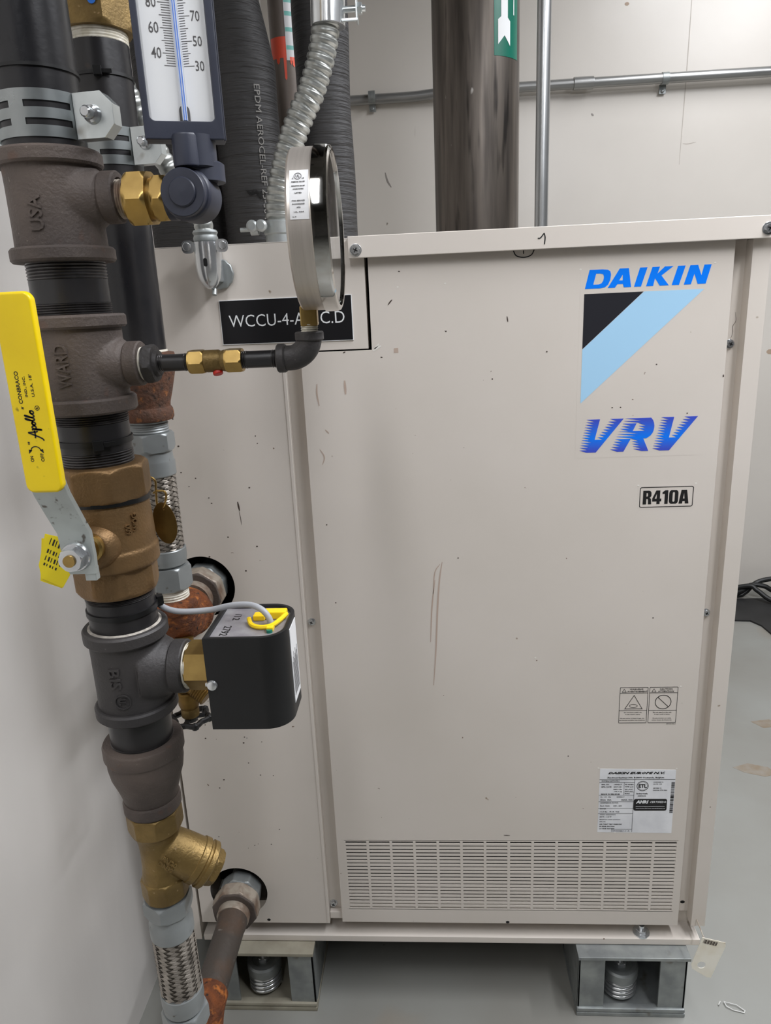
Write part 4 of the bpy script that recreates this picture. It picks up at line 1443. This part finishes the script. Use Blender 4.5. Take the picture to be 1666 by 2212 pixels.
def braid(bm, ax, ay, z0, z1, r, n=11, pitch=.064, w_=.0056):
    lathe(bm, [(r * .94, 0), (r * .94, z1 - z0)], (ax, ay, z0), seg=32)
    for s in (-1, 1):
        for k_ in range(n):
            pts, nm = [], []
            m_ = int((z1 - z0) / .0014)
            L, R_ = [], []
            for i in range(m_ + 1):
                z = z0 + (z1 - z0) * i / m_
                a = 2 * PI * k_ / n + s * 2 * PI * (z - z0) / pitch
                over = math.cos(n * (2 * PI * (z - z0) / pitch) + (PI if s > 0 else 0))
                rr = r + .0008 * over
                da = w_ / 2 / r
                L.append(bm.verts.new((ax + rr * math.cos(a - da), ay + rr * math.sin(a - da), z + s * .0006)))
                R_.append(bm.verts.new((ax + rr * math.cos(a + da), ay + rr * math.sin(a + da), z - s * .0006)))
            for i in range(m_):
                bm.faces.new((L[i], R_[i], R_[i + 1], L[i + 1]))
    return bm


def hose(ax, ay, zs, rs, label, clean):
    """zs: top of thread, hex top, hex bottom, collar bottom, braid bottom, lower collar bottom, lower hex bottom; rs: hex, collar, braid radii"""
    t_ = thing('braided_hose', (ax, ay, zs[-1]), label, 'hose')
    rh, rc, rb = rs
    bm = B()
    nut(bm, (ax, ay, zs[2]), (0, 0, 1), zs[1] - zs[2], rh, 6, .55, .12)
    lathe(bm, thread_prof(rh * .80, 0, zs[0] - zs[1], 5, .0008), (ax, ay, zs[1]), seg=48)
    link('hex_end', bm, 'greypaint', t_)
    link('collar', lathe(B(), [(rh * .80, zs[2] - zs[3] + .001), (rc * .93, zs[2] - zs[3] - .004), (rc * .95, (zs[2] - zs[3]) * .62), (rc, (zs[2] - zs[3]) * .55), (rc, .001), (rc * .97, 0), (rb * .9, 0)], (ax, ay, zs[3]), seg=48), 'greypaint', t_)
    core = link('core', lathe(B(), [(rb * .93, 0), (rb * .93, zs[3] - zs[4])], (ax, ay, zs[4]), seg=32), 'braidcore', t_)
    bm = B()
    braid(bm, ax, ay, zs[4] - .002, zs[3] + .002, rb)
    br = link('wire_braid', bm, 'braid', t_, smooth=False)
    br['kind'] = 'stuff'
    h = zs[4] - zs[5]
    link('collar', lathe(B(), [(rc * .80, 0), (rc * .95, .003), (rc * .97, h * .35), (rc, h * .45), (rc, h - .001), (rc * .97, h), (rb * .9, h)], (ax, ay, zs[5]), seg=48), 'greypaint', t_)
    bm = B()
    nut(bm, (ax, ay, zs[6]), (0, 0, 1), zs[5] - zs[6], rh, 6, .25, .12)
    link('hex_end', bm, 'greypaint', t_)
    return t_


hose(VX, SY, (.5195, .5156, .4975, .4696, .3969, .3700, .3480), (.0245, .0218, .0205), 'braided steel hose with grey collars under the brass strainer', True)
# remaining run of the main line below the hose, down to the floor
t = thing('drop_pipe', (VX, SY, 0), 'grey drop pipe below the nearest braided hose', 'pipe')
link('barrel', cyl(B(), (VX, SY, 0), (VX, SY, .350), .0175, seg=36), 'greypaint', t)

# ------------------------------------------------------------------ brass union and thermometer on the top tee
t = thing('brass_union', (.150, SY, 1.1590), 'shiny brass hex union joining the top tee to the thermometer', 'pipe fitting')
bm = B()
lathe(bm, thread_prof(.0140, 0, .0085, 4, .0011), (.1475, SY, 1.1585), (1, 0, 0), 40)
link('threaded_stub', bm, 'galvdirty', t)
bm = B()
lathe(bm, [(.0138, 0), (.0138, .004)], (.1545, SY, 1.1582), (1, 0, 0), 40)
nut(bm, (.1580, SY, 1.1580), (1, 0, 0), .0165, .0212, 6, .12)
link('large_hex', bm, 'brass', t)
bm = B()
lathe(bm, [(.0145, 0), (.0145, .004), (.0150, .005)], (.1742, SY, 1.1575), (1, 0, 0), 40)
nut(bm, (.1778, SY, 1.1575), (1, 0, 0), .0095, .0182, 6, .12)
link('small_hex', bm, 'brass', t)

TB = thing('thermometer', (.2095, -.335, 1.155), 'navy framed industrial thermometer with a white scale and blue column', 'thermometer')
bm = B()
lathe(bm, [(.0140, 0), (.0158, .001), (.0158, .006), (.0130, .0075), (.0130, .015)], (.1872, SY - .003, 1.1568), (1, 0, 0), 40)
KX, KZ = .2082, 1.1560
lathe(bm, [(.0160, 0), (.0178, .002), (.0184, .010), (.0184, .026), (.0172, .0285), (.0163, .0290), (.0163, .0345), (.0158, .0352)], (KX + .001, -.322 + .006, KZ), (-.06, -1, .02), 56)
lathe(bm, [(.0172, 0), (.0172, .012), (.0150, .0135)], (.2150, -.326, 1.1655), (0, 0, 1), 48)
link('swivel', bm, 'navy', TB)
bm = B()
lathe(bm, [(.0096, 0), (.0100, .0008), (.0092, .0016), (.0, .0022)], (KX - .0010, -.3512, KZ + .0007), (-.06, -1, .02), 40)
link('swivel_cap', bm, 'navy', TB)
bm = B()
lathe(bm, [(.0135, 0), (.0150, .001), (.0150, .016), (.0150, .0215)], (.2140, -.332, 1.1735), (0, 0, 1), 48)
lathe(bm, [(.0098, 0), (.0102, .001), (.0098, .0195), (.0090, .0210)], (.2108, -.3415, 1.1740), (0, 0, 1), 40)
link('neck', bm, 'navy', TB)
th = math.radians(19)
TM = Matrix.Translation((.2095, -.338, 1.1915)) @ Matrix.Rotation(th, 4, 'Z') @ front(0)   # local x along the face, y up, z toward viewer
HT = .260
bm = B()
plate(bm, rrect(-.0272, 0, .0272, HT, .0012), [rrect(-.0226, .0118, .0218, HT - .012, .0038)], .0065, TM, .0008)
plate(bm, rrect(-.0262, .0008, .0290, HT - .001, .001), (), .0140, TM @ Matrix.Translation((.0, 0, -.0150)), .0008)
link('case', bm, 'navy', TB)
link('scale_plate', plate(B(), rrect(-.0236, .0108, .0228, HT - .011, .003), (), .0006, TM @ Matrix.Translation((0, 0, .0008))), 'scale', TB)
S4 = TM @ Matrix.Translation((0, 0, .0014))
bm = B()
z_of = lambda val: .0548 + (val - 40) * .00076
for v_ in range(30, 262, 2):
    z = z_of(v_)
    maj = v_ % 20 == 0
    mid = v_ % 10 == 0
    x0 = -.0088 if maj else (-.0086 if mid else -.0068)
    plate(bm, [(x0, z - .00016), (-.0010 if v_ > 0 else 0, z - .00016 - .0003), (-.0010, z + .00016 - .0003), (x0, z + .00016)], (), .0002, S4)
    x1 = .0116 if v_ % 20 == 10 else (.0098 if mid else .0082)
    plate(bm, [(.0044, z - .0003 - .00016), (x1, z - .00016 + .0003), (x1, z + .00016 + .0003), (.0044, z - .0003 + .00016)], (), .0002, S4)
for v_ in range(40, 260, 20):
    n_ = len(str(v_))
    text(bm, str(v_), -.0096 - .0034 * n_, z_of(v_) - .0034, -.0098, z_of(v_) + .0034, S4, .0002, 0, .004, 2)
for v_ in range(30, 250, 20):
    n_ = len(str(v_))
    text(bm, str(v_), .0122, z_of(v_) + .0004 - .0032, .0122 + .0030 * n_, z_of(v_) + .0004 + .0032, S4, .0002, 0, .004, 2)
link('scale_markings', bm, 'ink', TB)
bm = B()
cyl(bm, TM @ Vector((.0014, .0125, .0030)), TM @ Vector((.0014, HT - .014, .0030)), .0019, seg=20)
tb_ = link('glass_tube', bm, 'tube', TB)
bm = B()
for dx in (-.0006, .0009):
    plate(bm, [(.0014 + dx - .00032, .0125), (.0014 + dx + .00032, .0125), (.0014 + dx + .00032, .0862), (.0014 + dx - .00032, .0862)], (), .0003, TM @ Matrix.Translation((0, 0, .0048)))
link('spirit_column', bm, 'spirit', tb_)
bm = B()
plate(bm, [(-.0022, .0118), (.0050, .0118)] + [(.0014 + .0036 * math.cos(a), .0190 + .0036 * math.sin(a)) for a in [i * PI / 12 for i in range(13)]], (), .0010, TM @ Matrix.Translation((0, 0, .0014)))
link('bulb_guard', bm, 'ink', TB)

# ------------------------------------------------------------------ gauge branch
GZ = 1.0366
t = thing('reducing_bushing', (.151, SY, GZ), 'iron hex bushing with brassy sealant in the gauge branch tee', 'pipe fitting')
bm = B()
lathe(bm, thread_prof(.0135, 0, .0050, 3, .0008), (.1490, SY, GZ), (1, 0, 0), 36)
link('sealed_thread', bm, 'teflon', t)
bm = B()
nut(bm, (.1525, SY, GZ), (1, 0, 0), .0085, .0160, 6, .12)
lathe(bm, [(.0105, 0), (.0098, .003)], (.1610, SY, GZ), (1, 0, 0), 32)
link('hex', bm, 'iron_grey', t)
for a, b_, lab in ((.1632, .1886, 'thin black nipple between the iron bushing and the small brass valve'), (.2305, .2590, 'thin black nipple between the small brass valve and the iron elbow')):
    t = thing('small_nipple', (a, SY, GZ), lab, 'pipe')
    link('barrel', cyl(B(), (a + .003, SY, GZ), (b_ - .003, SY, GZ), .0067, seg=28), 'blackpipe', t)
    bm = B()
    lathe(bm, thread_prof(.0070, -.002, .0045, 4, .0006), (a, SY, GZ), (1, 0, 0), 28)
    lathe(bm, thread_prof(.0070, b_ - a - .0045, b_ - a + .002, 4, .0006), (a, SY, GZ), (1, 0, 0), 28)
    link('thread', bm, 'thread', t)
t = thing('gauge_valve', (.2095, SY, GZ), 'small brass snubber valve on the thin pipe to the gauge', 'valve')
bm = B()
nut(bm, (.1882, SY, GZ), (1, 0, 0), .0128, .0100, 6, .1, .2)
nut(bm, (.2178, SY, GZ), (1, 0, 0), .0135, .0100, 6, .1, .2)
link('hex_end', bm, 'brass', t)
bm = B()
lathe(bm, [(.0082, 0), (.0088, .002), (.0088, .012), (.0078, .014), (.0085, .016), (.0085, .020)], (.2002, SY, GZ), (1, 0, 0), 36)
link('body', bm, 'brassold', t)
bm = B()
cyl(bm, (.2105, SY - .002, GZ - .0078), (.2112, SY - .003, GZ - .0105), .0040, seg=18, bev=.0008)
link('red_stop', bm, 'red', t)
t = thing('pipe_elbow', (.285, SY, GZ), 'small grainy iron elbow turning up to the pressure gauge', 'pipe fitting')
EX = .2855
arc = [(.2610, SY, GZ)] + [(EX - .0165 + .0165 * math.sin(a), SY, GZ + .0165 - .0165 * math.cos(a)) for a in [i * PI / 2 / 14 for i in range(15)]] + [(EX, SY, GZ + .0175)]
link('body', sweep(B(), arc, .0098, 28), 'iron_grey', t)
link('band', lathe(B(), [(.0075, 0), (.0104, .0003), (.0112, .0012), (.0112, .0060), (.0104, .0072), (.0085, .0074)], (.2588, SY, GZ), (1, 0, 0), 36), 'iron_grey', t)
link('band', lathe(B(), [(.0085, 0), (.0104, .0003), (.0112, .0012), (.0112, .0062), (.0104, .0072), (.0075, .0074)], (EX, SY, GZ + .0125), (0, 0, 1), 36), 'iron_grey', t)

gn = Vector((.9998, .018, 0))
GC = Vector((.2970, SY, 1.1290))
gt_ = thing('pressure_gauge', (EX, SY, 1.058), 'round stainless pressure gauge seen edge on', 'pressure gauge')
bm = B()
lathe(bm, thread_prof(.0068, 0, .007, 4, .0006), (EX + .0006, SY, 1.0555), (0, 0, 1), 28)
link('stem_thread', bm, 'teflon', gt_)
bm = B()
box(bm, (-.0066, -.0066, 0), (.0066, .0066, .0150), .0011, Matrix.Translation((EX + .0010, SY, 1.0605)) @ Matrix.Rotation(.066, 4, 'Z'))
link('stem_block', bm, 'brass', gt_)
bm = B()
R0 = .0572
lathe(bm, [(.0, -.0150), (.052, -.0150), (R0 - .0012, -.0142), (R0, -.0128), (R0, .0035)], GC, gn, 96, cap=False)
case = link('case', bm, 'steel', gt_)
bm = B()
lathe(bm, [(R0, .0030), (R0 + .0012, .0036), (R0 + .0012, .0120), (R0 + .0004, .0142), (R0 - .0015, .0152), (R0 - .0030, .0150), (R0 - .0036, .0120), (R0 - .0040, .0060)], GC, gn, 96, cap=False)
link('bezel_ring', bm, 'polished', gt_)
bm = B()
lathe(bm, [(R0 - .0040, 0), (R0 - .0040, .0016)], GC + gn * .0118, gn, 72)
link('lens', bm, 'glass', gt_)
bm = B()
lathe(bm, [(.0, .0), (R0 - .0038, 0), (R0 - .0038, .0006), (0, .0006)], GC + gn * .0030, gn, 72, cap=False)
dial = link('dial', bm, 'label', gt_)
bm = B()
DF = frame(GC + gn * .0037, gn, (0, 0, 1))
for i in range(51):
    a = math.radians(225 - 270 * i / 50)
    r0_ = .043 if i % 5 == 0 else .046
    w_ = .0004
    ca, sa = math.cos(a), math.sin(a)
    plate(bm, [(r0_ * ca - w_ * sa, r0_ * sa + w_ * ca), (.0495 * ca - w_ * sa, .0495 * sa + w_ * ca), (.0495 * ca + w_ * sa, .0495 * sa - w_ * ca), (r0_ * ca + w_ * sa, r0_ * sa - w_ * ca)], (), .0002, DF)
link('dial_ticks', bm, 'blackink', dial)
bm = B()
plate(bm, [(-.001, -.012), (.001, -.012), (.0004, .040), (-.0004, .040)], (), .0006, DF @ Matrix.Translation((0, 0, .0012)) @ Matrix.Rotation(math.radians(60), 4, 'Z'))
link('pointer', bm, 'blackink', dial)
# white approval label on the rim of the case
def rim(u, q, z):
    """u runs along the gauge axis, q runs round the rim (up)"""
    a0 = math.radians(180 - 8)
    a = a0 - q / R0
    e1, e2 = Vector((-gn.y, gn.x, 0)), Vector((0, 0, 1))
    return GC + gn * u + (e1 * math.cos(a) + e2 * math.sin(a)) * (R0 + z)


bm = B()
t_ = B()
nq = 14
for i in range(nq):
    q0, q1 = -.0052 + .0350 * i / nq, -.0052 + .0350 * (i + 1) / nq
    t_.faces.new([t_.verts.new(rim(u, q, .0003)) for u, q in ((-.0108, q0), (.0022, q0), (.0022, q1), (-.0108, q1))])
merge(bm, t_)
rl2 = link('approval_label', bm, 'label', case)
bm = B()
tb = B()
plate(tb, circle(-.0050, .0245, .0026, 24), [circle(-.0050, .0245, .0023, 24)], .0002)
for vv in tb.verts:
    vv.co = rim(vv.co.x, vv.co.y, vv.co.z + .0004)
merge(bm, tb)
rimt = lambda u, q, z: rim(u, q, z + .0004)
for s, a, b_, c, d in (('UL', -.0064, .0234, -.0036, .0256), ('C', -.0088, .0222, -.0080, .0232), ('US', -.0022, .0222, -.0006, .0232), ('PRESSURE GAUGE', -.0092, .0196, -.0002, .0206), ('INDICATING GAUGE', -.0092, .0166, -.0002, .0175),
                       ('UNDERWRITERS', -.0082, .0144, -.0010, .0152), ('LISTED', -.0070, .0116, -.0022, .0125), ('FOR SERVICE', -.0090, .0064, -.0004, .0073), ('IN ACCORDANCE', -.0088, .0042, -.0006, .0051),
                       ('WITH', -.0060, .0020, -.0034, .0028), ('UL 404', -.0080, -.0008, -.0012, .0000), ('No. 73', -.0090, -.0038, -.0066, -.0032)):
    text(bm, s, a, b_, c, d, None, .0002, 0, .01, 1, rimt)
link('label_print', bm, 'ink', rl2)

# ------------------------------------------------------------------ flow switch on the grey tee
FS = thing('flow_switch', (.2, SY, .7690), 'black boxed flow switch with a yellow cable clip on top', 'flow switch')
bm = B()
lathe(bm, thread_prof(.0205, 0, .0055, 3, .0008), (.1520, SY, .7690), (1, 0, 0), 40)
link('sealed_thread', bm, 'teflon', FS)
bm = B()
nut(bm, (.1560, SY, .7695), (1, 0, 0), .026, .0225, 6, .16, .08, (1, 0))
link('brass_hex', bm, 'brass', FS)
FX0, FX1, FY0, FY1, FZ0, FZ1 = .1842, .2530, -.3600, -.2890, .7285, .8145
rr_ = .022


def dshape(o_):
    x0, x1, y0, y1 = FX0 + o_, FX1 - o_, FY0 + o_, FY1 - o_
    r = max(rr_ - o_, .003)
    out = [(x0, y0)]
    out += [(x1 - r + r * math.cos(a), y0 + r + r * math.sin(a)) for a in [-PI / 2 + i * PI / 2 / 12 for i in range(13)]]
    out += [(x1 - r + r * math.cos(a), y1 - r + r * math.sin(a)) for a in [i * PI / 2 / 12 for i in range(13)]]
    out += [(x0, y1)]
    return out


bm = B()
plate(bm, dshape(0), [dshape(.0036)], FZ1 - FZ0, Matrix.Translation((0, 0, FZ0)), .0006)
plate(bm, dshape(.001), (), .003, Matrix.Translation((0, 0, FZ0)))
link('housing', bm, 'blackplastic', FS)
bm = B()
plate(bm, dshape(.0036), (), .002, Matrix.Translation((0, 0, FZ1 - .0050)))
top = link('top_plate', bm, 'plateface', FS)
bm = B()
TF = Matrix(((0, 1, 0, 0), (-1, 0, 0, 0), (0, 0, 1, FZ1 - .0030), (0, 0, 0, 1)))   # lettering runs toward the viewer


def tt(s, xa, xb, ya, yb):
    """text whose height spans x xa..xb and which runs from y=yb (far) to y=ya"""
    text(bm, s, -yb, xa, -ya, xb, TF, .0002, 0, .01, 2)


tt('2792', .1950, .2020, -.3490, -.3300)
tt('/12', .1985, .2050, -.3180, -.3050)
link('stamped_number', bm, 'blackink', top)
bm = B()
box(bm, (.2265, -.3180, FZ1 - .003), (.2470, -.3080, FZ1 + .004), .0015)
box(bm, (.2180, -.3210, FZ1 - .003), (.2285, -.3110, FZ1 + .002), .0015)
sweep(bm, catmull([(.2150, -.3220, FZ1), (.2195, -.3320, FZ1 - .001), (.2280, -.3375, FZ1 - .001), (.2375, -.3370, FZ1), (.2430, -.3290, FZ1 + .001), (.2470, -.3150, FZ1 + .001)], 6), .0021, 8)
box(bm, (.2345, -.3430, FZ1 - .003), (.2405, -.3345, FZ1 + .001), .001)
link('cable_clip', bm, 'yellowclip', top)
bm = B()
cyl(bm, (.2375, -.3435, FZ1 - .003), (.2375, -.3435, FZ1 - .0005), .0026, seg=14)
link('ground_screw', bm, 'green', top)
bm = B()
lathe(bm, [(.0042, 0), (.0046, .0006), (.0040, .0024), (.0015, .0034)], (.1886, FY0, .7715), (0, -1, 0), 24)
box(bm, (.1826, FY0 - .001, .7705), (.1876, FY0 + .001, .7735), .0004)
link('cover_screw', bm, 'chrome', FS)
bm = B()
box(bm, (FX1 - .0001, FY0 + rr_ + .0005, FZ0 + .012), (FX1 + .0005, FY1 - rr_ - .0005, FZ1 - .004), .0001)
sl = link('side_label', bm, 'label', FS)
# printed lines on the side label
bm = B()
SF = Matrix(((0, 0, 1, FX1 + .0005), (1, 0, 0, 0), (0, 1, 0, 0), (0, 0, 0, 1)))
for i in range(9):
    y = FY0 + rr_ + .003 + i * .0024
    plate(bm, [(y, FZ0 + .018), (y + .0008, FZ0 + .018), (y + .0008, FZ0 + .05 + .004 * (i % 3)), (y, FZ0 + .05 + .004 * (i % 3))], (), .0002, SF)
link('label_print', bm, 'ink', sl)
path = catmull([(.124, -.300, .8255), (.1320, -.305, .8205), (.1481, -.310, .8175), (.1756, -.310, .8181), (.1985, -.315, .8244), (.2166, -.320, .8268), (.2277, -.325, .8245), (.2337, -.327, .8180), (.2360, -.328, .8110)], 8)
link('cable', sweep(B(), path, .0027, 12), 'greycable', FS)

# ------------------------------------------------------------------ second pipe stack, close to the cabinet
AX, AY = .066, -.112
bm = lathe(B(), [(.0288, 0), (.0288, 1.326 - 1.0345)], (AX, AY, 1.0345), seg=56)
tag(link('riser_pipe', bm, 'blackpipe', loc=(AX, AY, 1.0345)), 'black steel pipe behind the nearest stack, ending in a rusty reducer', 'pipe')
strut_clamp(AX, AY, 1.2166, 1.2507, .0298, 'smaller shiny slotted clamp around the rear black pipe, partly behind the thermometer', .0290, -178, -25, (.985, -.10, 0), .019)
zip_tie(AX, AY, 1.2965, .0290, -75, 'black cable tie with its head at the front of the rear black pipe', .0030)
t = thing('brass_adapter', (AX, AY, 1.326), 'scratched brass hex adapter with a blue paint dab at the top of the frame', 'pipe fitting')
link('sealed_thread', lathe(B(), thread_prof(.0292, 0, .013, 5, .0008), (AX, AY, 1.325), seg=48), 'teflon', t)
bm = B()
nut(bm, (AX, AY, 1.3355), (0, 0, 1), .045, .0385, 6, .05, .12)
link('hex', bm, 'brassold', t)
bm = B()
nut(bm, (AX, AY, 1.3805), (0, 0, 1), .30, .0300, 24, 0, .05)
link('barrel', bm, 'brassold', t)
bm = B()
plate(bm, circle(0, 0, .0045, 14, .006), (), .0004, Matrix.Translation((AX + .013, AY - .0338, 1.3555)) @ front(0))
link('paint_dab', bm, 'bluepaint', t)

t = thing('rusted_reducer', (AX, AY, .9612), 'heavily rusted iron reducer above the rear braided hose', 'pipe fitting')
lathe_p = [(.030, .0735), (.0362, .0722), (.0372, .068), (.0370, .060), (.0345, .050), (.0300, .032), (.0262, .019), (.0258, .015), (.0278, .012), (.0284, .008), (.0284, .003), (.0270, .0005), (.020, 0)]
link('body', lathe(B(), [(r, z) for r, z in reversed(lathe_p)], (AX, AY, .9612), seg=56), 'rustdark', t)
link('sealed_joint', lathe(B(), [(.0295, 0), (.0300, .001), (.0295, .003)], (AX, AY, 1.034), seg=48), 'teflon', t)
hose(AX, AY, (.9615, .9475, .9270, .8990, .8122, .7905, .7630), (.0262, .0232, .0212), 'braided steel hose with grey collars behind the bronze valve', False)
t = thing('rusted_elbow', (AX, AY, .717), 'bright orange rusted elbow below the rear hose, entering the upper opening', 'pipe fitting')
EZ, ER = .7100, .036
arc = [(AX, AY, .7500)] + [(AX, AY + ER - ER * math.cos(a), EZ + ER - ER * math.sin(a)) for a in [i * PI / 2 / 14 for i in range(15)]] + [(AX, -.060, EZ)]
bm = sweep(B(), arc, .0290, 36)
lathe(bm, [(.022, 0), (.0310, .001), (.0325, .004), (.0325, .011), (.0310, .0140), (.022, .0145)], (AX, AY, .7350), seg=48)
lathe(bm, [(.022, 0), (.0310, .001), (.0325, .004), (.0325, .011), (.0310, .0140), (.022, .0145)], (AX, -.074, EZ), (0, 1, 0), 48)
melt(link('body', bm, 'rust', t), .0014, 6)
link('sealed_thread', lathe(B(), thread_prof(.0205, 0, .0150, 5, .0009), (AX, AY, .7490), seg=44), 'teflon', t)


def union(cx, cz, y_, label, rot):
    t_ = thing('pipe_union', (cx, y_, cz), label, 'pipe fitting')
    bm = B()
    lathe(bm, [(.0230, 0), (.0240, .003), (.0240, .014)], (cx, y_ - .020, cz), (0, 1, 0), 40)
    link('tailpiece', bm, 'galvdirty', t_)
    bm = B()
    nut(bm, (cx, y_ - .008, cz), (0, 1, 0), .0045, .0340, 8, rot, .05)
    link('dark_nut_face', bm, 'iron', t_)
    bm = B()
    nut(bm, (cx, y_ - .0040, cz), (0, 1, 0), .0225, .0350, 8, rot, .08)
    link('union_nut', bm, 'galvdirty', t_)
    bm = B()
    nut(bm, (cx, y_ + .0220, cz), (0, 1, 0), .022, .0318, 8, rot + .25, .10)
    lathe(bm, [(.022, 0), (.022, .06)], (cx, y_ + .040, cz), (0, 1, 0), 32)
    link('inner_hex', bm, 'galv', t_)
    return t_


union(AX + .001, .7168, -.030, 'dirty pipe union in the upper round opening of the cabinet', .2)
union(.0685, .2135, -.036, 'rust stained pipe union in the lower round opening of the cabinet', .3)
t = thing('rusty_pipe', (.0695, -.12, .2135), 'rusty pipe running out of the lower opening toward the viewer', 'pipe')
link('barrel', sweep(B(), [(.0695, -.046 - .0148 * i, .2135) for i in range(10)], lambda s: .0208 + (.0012 if s < .02 else 0), 40), 'rustypipe', t)
bm = B()
arc = [(.0695, -.172, .2135)] + [(.0695, -.180 - .028 * math.sin(a), .2135 - .028 + .028 * math.cos(a)) for a in [i * PI / 2 / 14 for i in range(15)]] + [(.0695, -.208, .170)]
link('elbow', sweep(B(), arc, .0240, 36), 'rust', t)
link('drop', cyl(B(), (.0695, -.208, 0), (.0695, -.208, .175), .0205, seg=36), 'rustypipe', t)

# brass drain valve hanging under the rusted elbow
t = thing('drain_valve', (.076, -.130, .60), 'small brass drain valve with a black scalloped handwheel', 'valve')
DX, DY = .0765, -.130
bm = B()
nut(bm, (DX, DY, .6385), (0, 0, 1), .014, .0150, 6, .2)
cyl(bm, (DX, DY, .650), (DX, DY + .012, .700), .0110, seg=28)
lathe(bm, [(.0105, 0), (.0125, .006), (.0125, .012), (.0135, .014), (.0135, .022), (.0110, .024)], (DX, DY, .6120), seg=32)
link('body', bm, 'brassdark', t)
bm = B()
lathe(bm, thread_prof(.0125, .016, .034, 6, .0010), (DX, DY, .650), (.80, -.25, -.55), 32)
lathe(bm, [(.0115, 0), (.0115, .017)], (DX, DY, .650), (.80, -.25, -.55), 28)
link('outlet', bm, 'brassdark', t)
bm = B()
cyl(bm, (DX, DY, .6010), (DX, DY, .6130), .0108, seg=28, bev=.001)
link('bonnet', bm, 'brassold', t)
bm = B()
seg = 72
rw = lambda a: .0215 + .0022 * math.cos(6 * a)
pts = [(DX + .0205 * math.cos(2 * PI * i / seg) * (1 + .10 * math.cos(12 * PI * i / seg)), DY + .0205 * math.sin(2 * PI * i / seg) * (1 + .10 * math.cos(12 * PI * i / seg)), .5975) for i in range(seg + 1)]
sweep(bm, pts, .0036, 10)
for i in range(3):
    a = 2 * PI * i / 3 + .4
    sweep(bm, [(DX + .004 * math.cos(a), DY + .004 * math.sin(a), .5985), (DX + .020 * math.cos(a), DY + .020 * math.sin(a), .5975)], .0030, 8)
cyl(bm, (DX, DY, .594), (DX, DY, .6020), .0080, seg=24, bev=.001)
for i in range(6):
    a = 2 * PI * i / 6
    lathe(bm, [(.001, -.005), (.0042, -.003), (.0048, 0), (.0042, .003), (.001, .005)], (DX + .0225 * math.cos(a), DY + .0225 * math.sin(a), .5970), seg=14)
link('handwheel', bm, 'tie', t)

# ------------------------------------------------------------------ far right, by the back wall
t = thing('floor_shade_sheet', (1.6, 1.35, 0), 'thin black sheet standing in for shade on the floor by the back wall', 'mat')  # shade on the floor, made as a thin dark sheet
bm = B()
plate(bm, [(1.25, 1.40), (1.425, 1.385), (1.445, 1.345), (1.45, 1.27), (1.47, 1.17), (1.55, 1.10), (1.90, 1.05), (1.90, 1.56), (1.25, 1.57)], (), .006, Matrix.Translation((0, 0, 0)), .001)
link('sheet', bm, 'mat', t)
for pts, lab in (([(1.20, 1.56, .015), (1.44, 1.575, .012), (1.485, 1.58, .022), (1.515, 1.585, .050), (1.56, 1.59, .066), (1.66, 1.59, .072), (1.85, 1.59, .05)], 'black cable looping highest along the foot of the back wall'),
                 ([(1.30, 1.50, .016), (1.47, 1.575, .030), (1.505, 1.58, .050), (1.545, 1.57, .050), (1.59, 1.555, .030), (1.70, 1.50, .018), (1.9, 1.45, .016)], 'black cable crossing under the upper loop by the back wall'),
                 ([(1.40, 1.60, .018), (1.49, 1.57, .052), (1.515, 1.55, .042), (1.55, 1.51, .020), (1.62, 1.46, .016), (1.80, 1.38, .016)], 'black cable drooping nearest the viewer on the floor shade sheet')):
    tag(link('power_cable', sweep(B(), catmull(pts, 8), .0088, 10), 'cableblack', loc=pts[1]), lab, 'cable', 'cables by the back wall')
bm = B()
lathe(bm, [(.030, 0), (.036, .002), (.036, .05), (.030, .052), (.026, .05), (.026, .01)], (1.602, 1.52, .045), (-.35, -.9, .25), 36)
tag(link('plastic_bushing', bm, 'teflon', loc=(1.62, 1.52, .045)), 'pale round plastic bushing among the cables by the back wall', 'fitting')
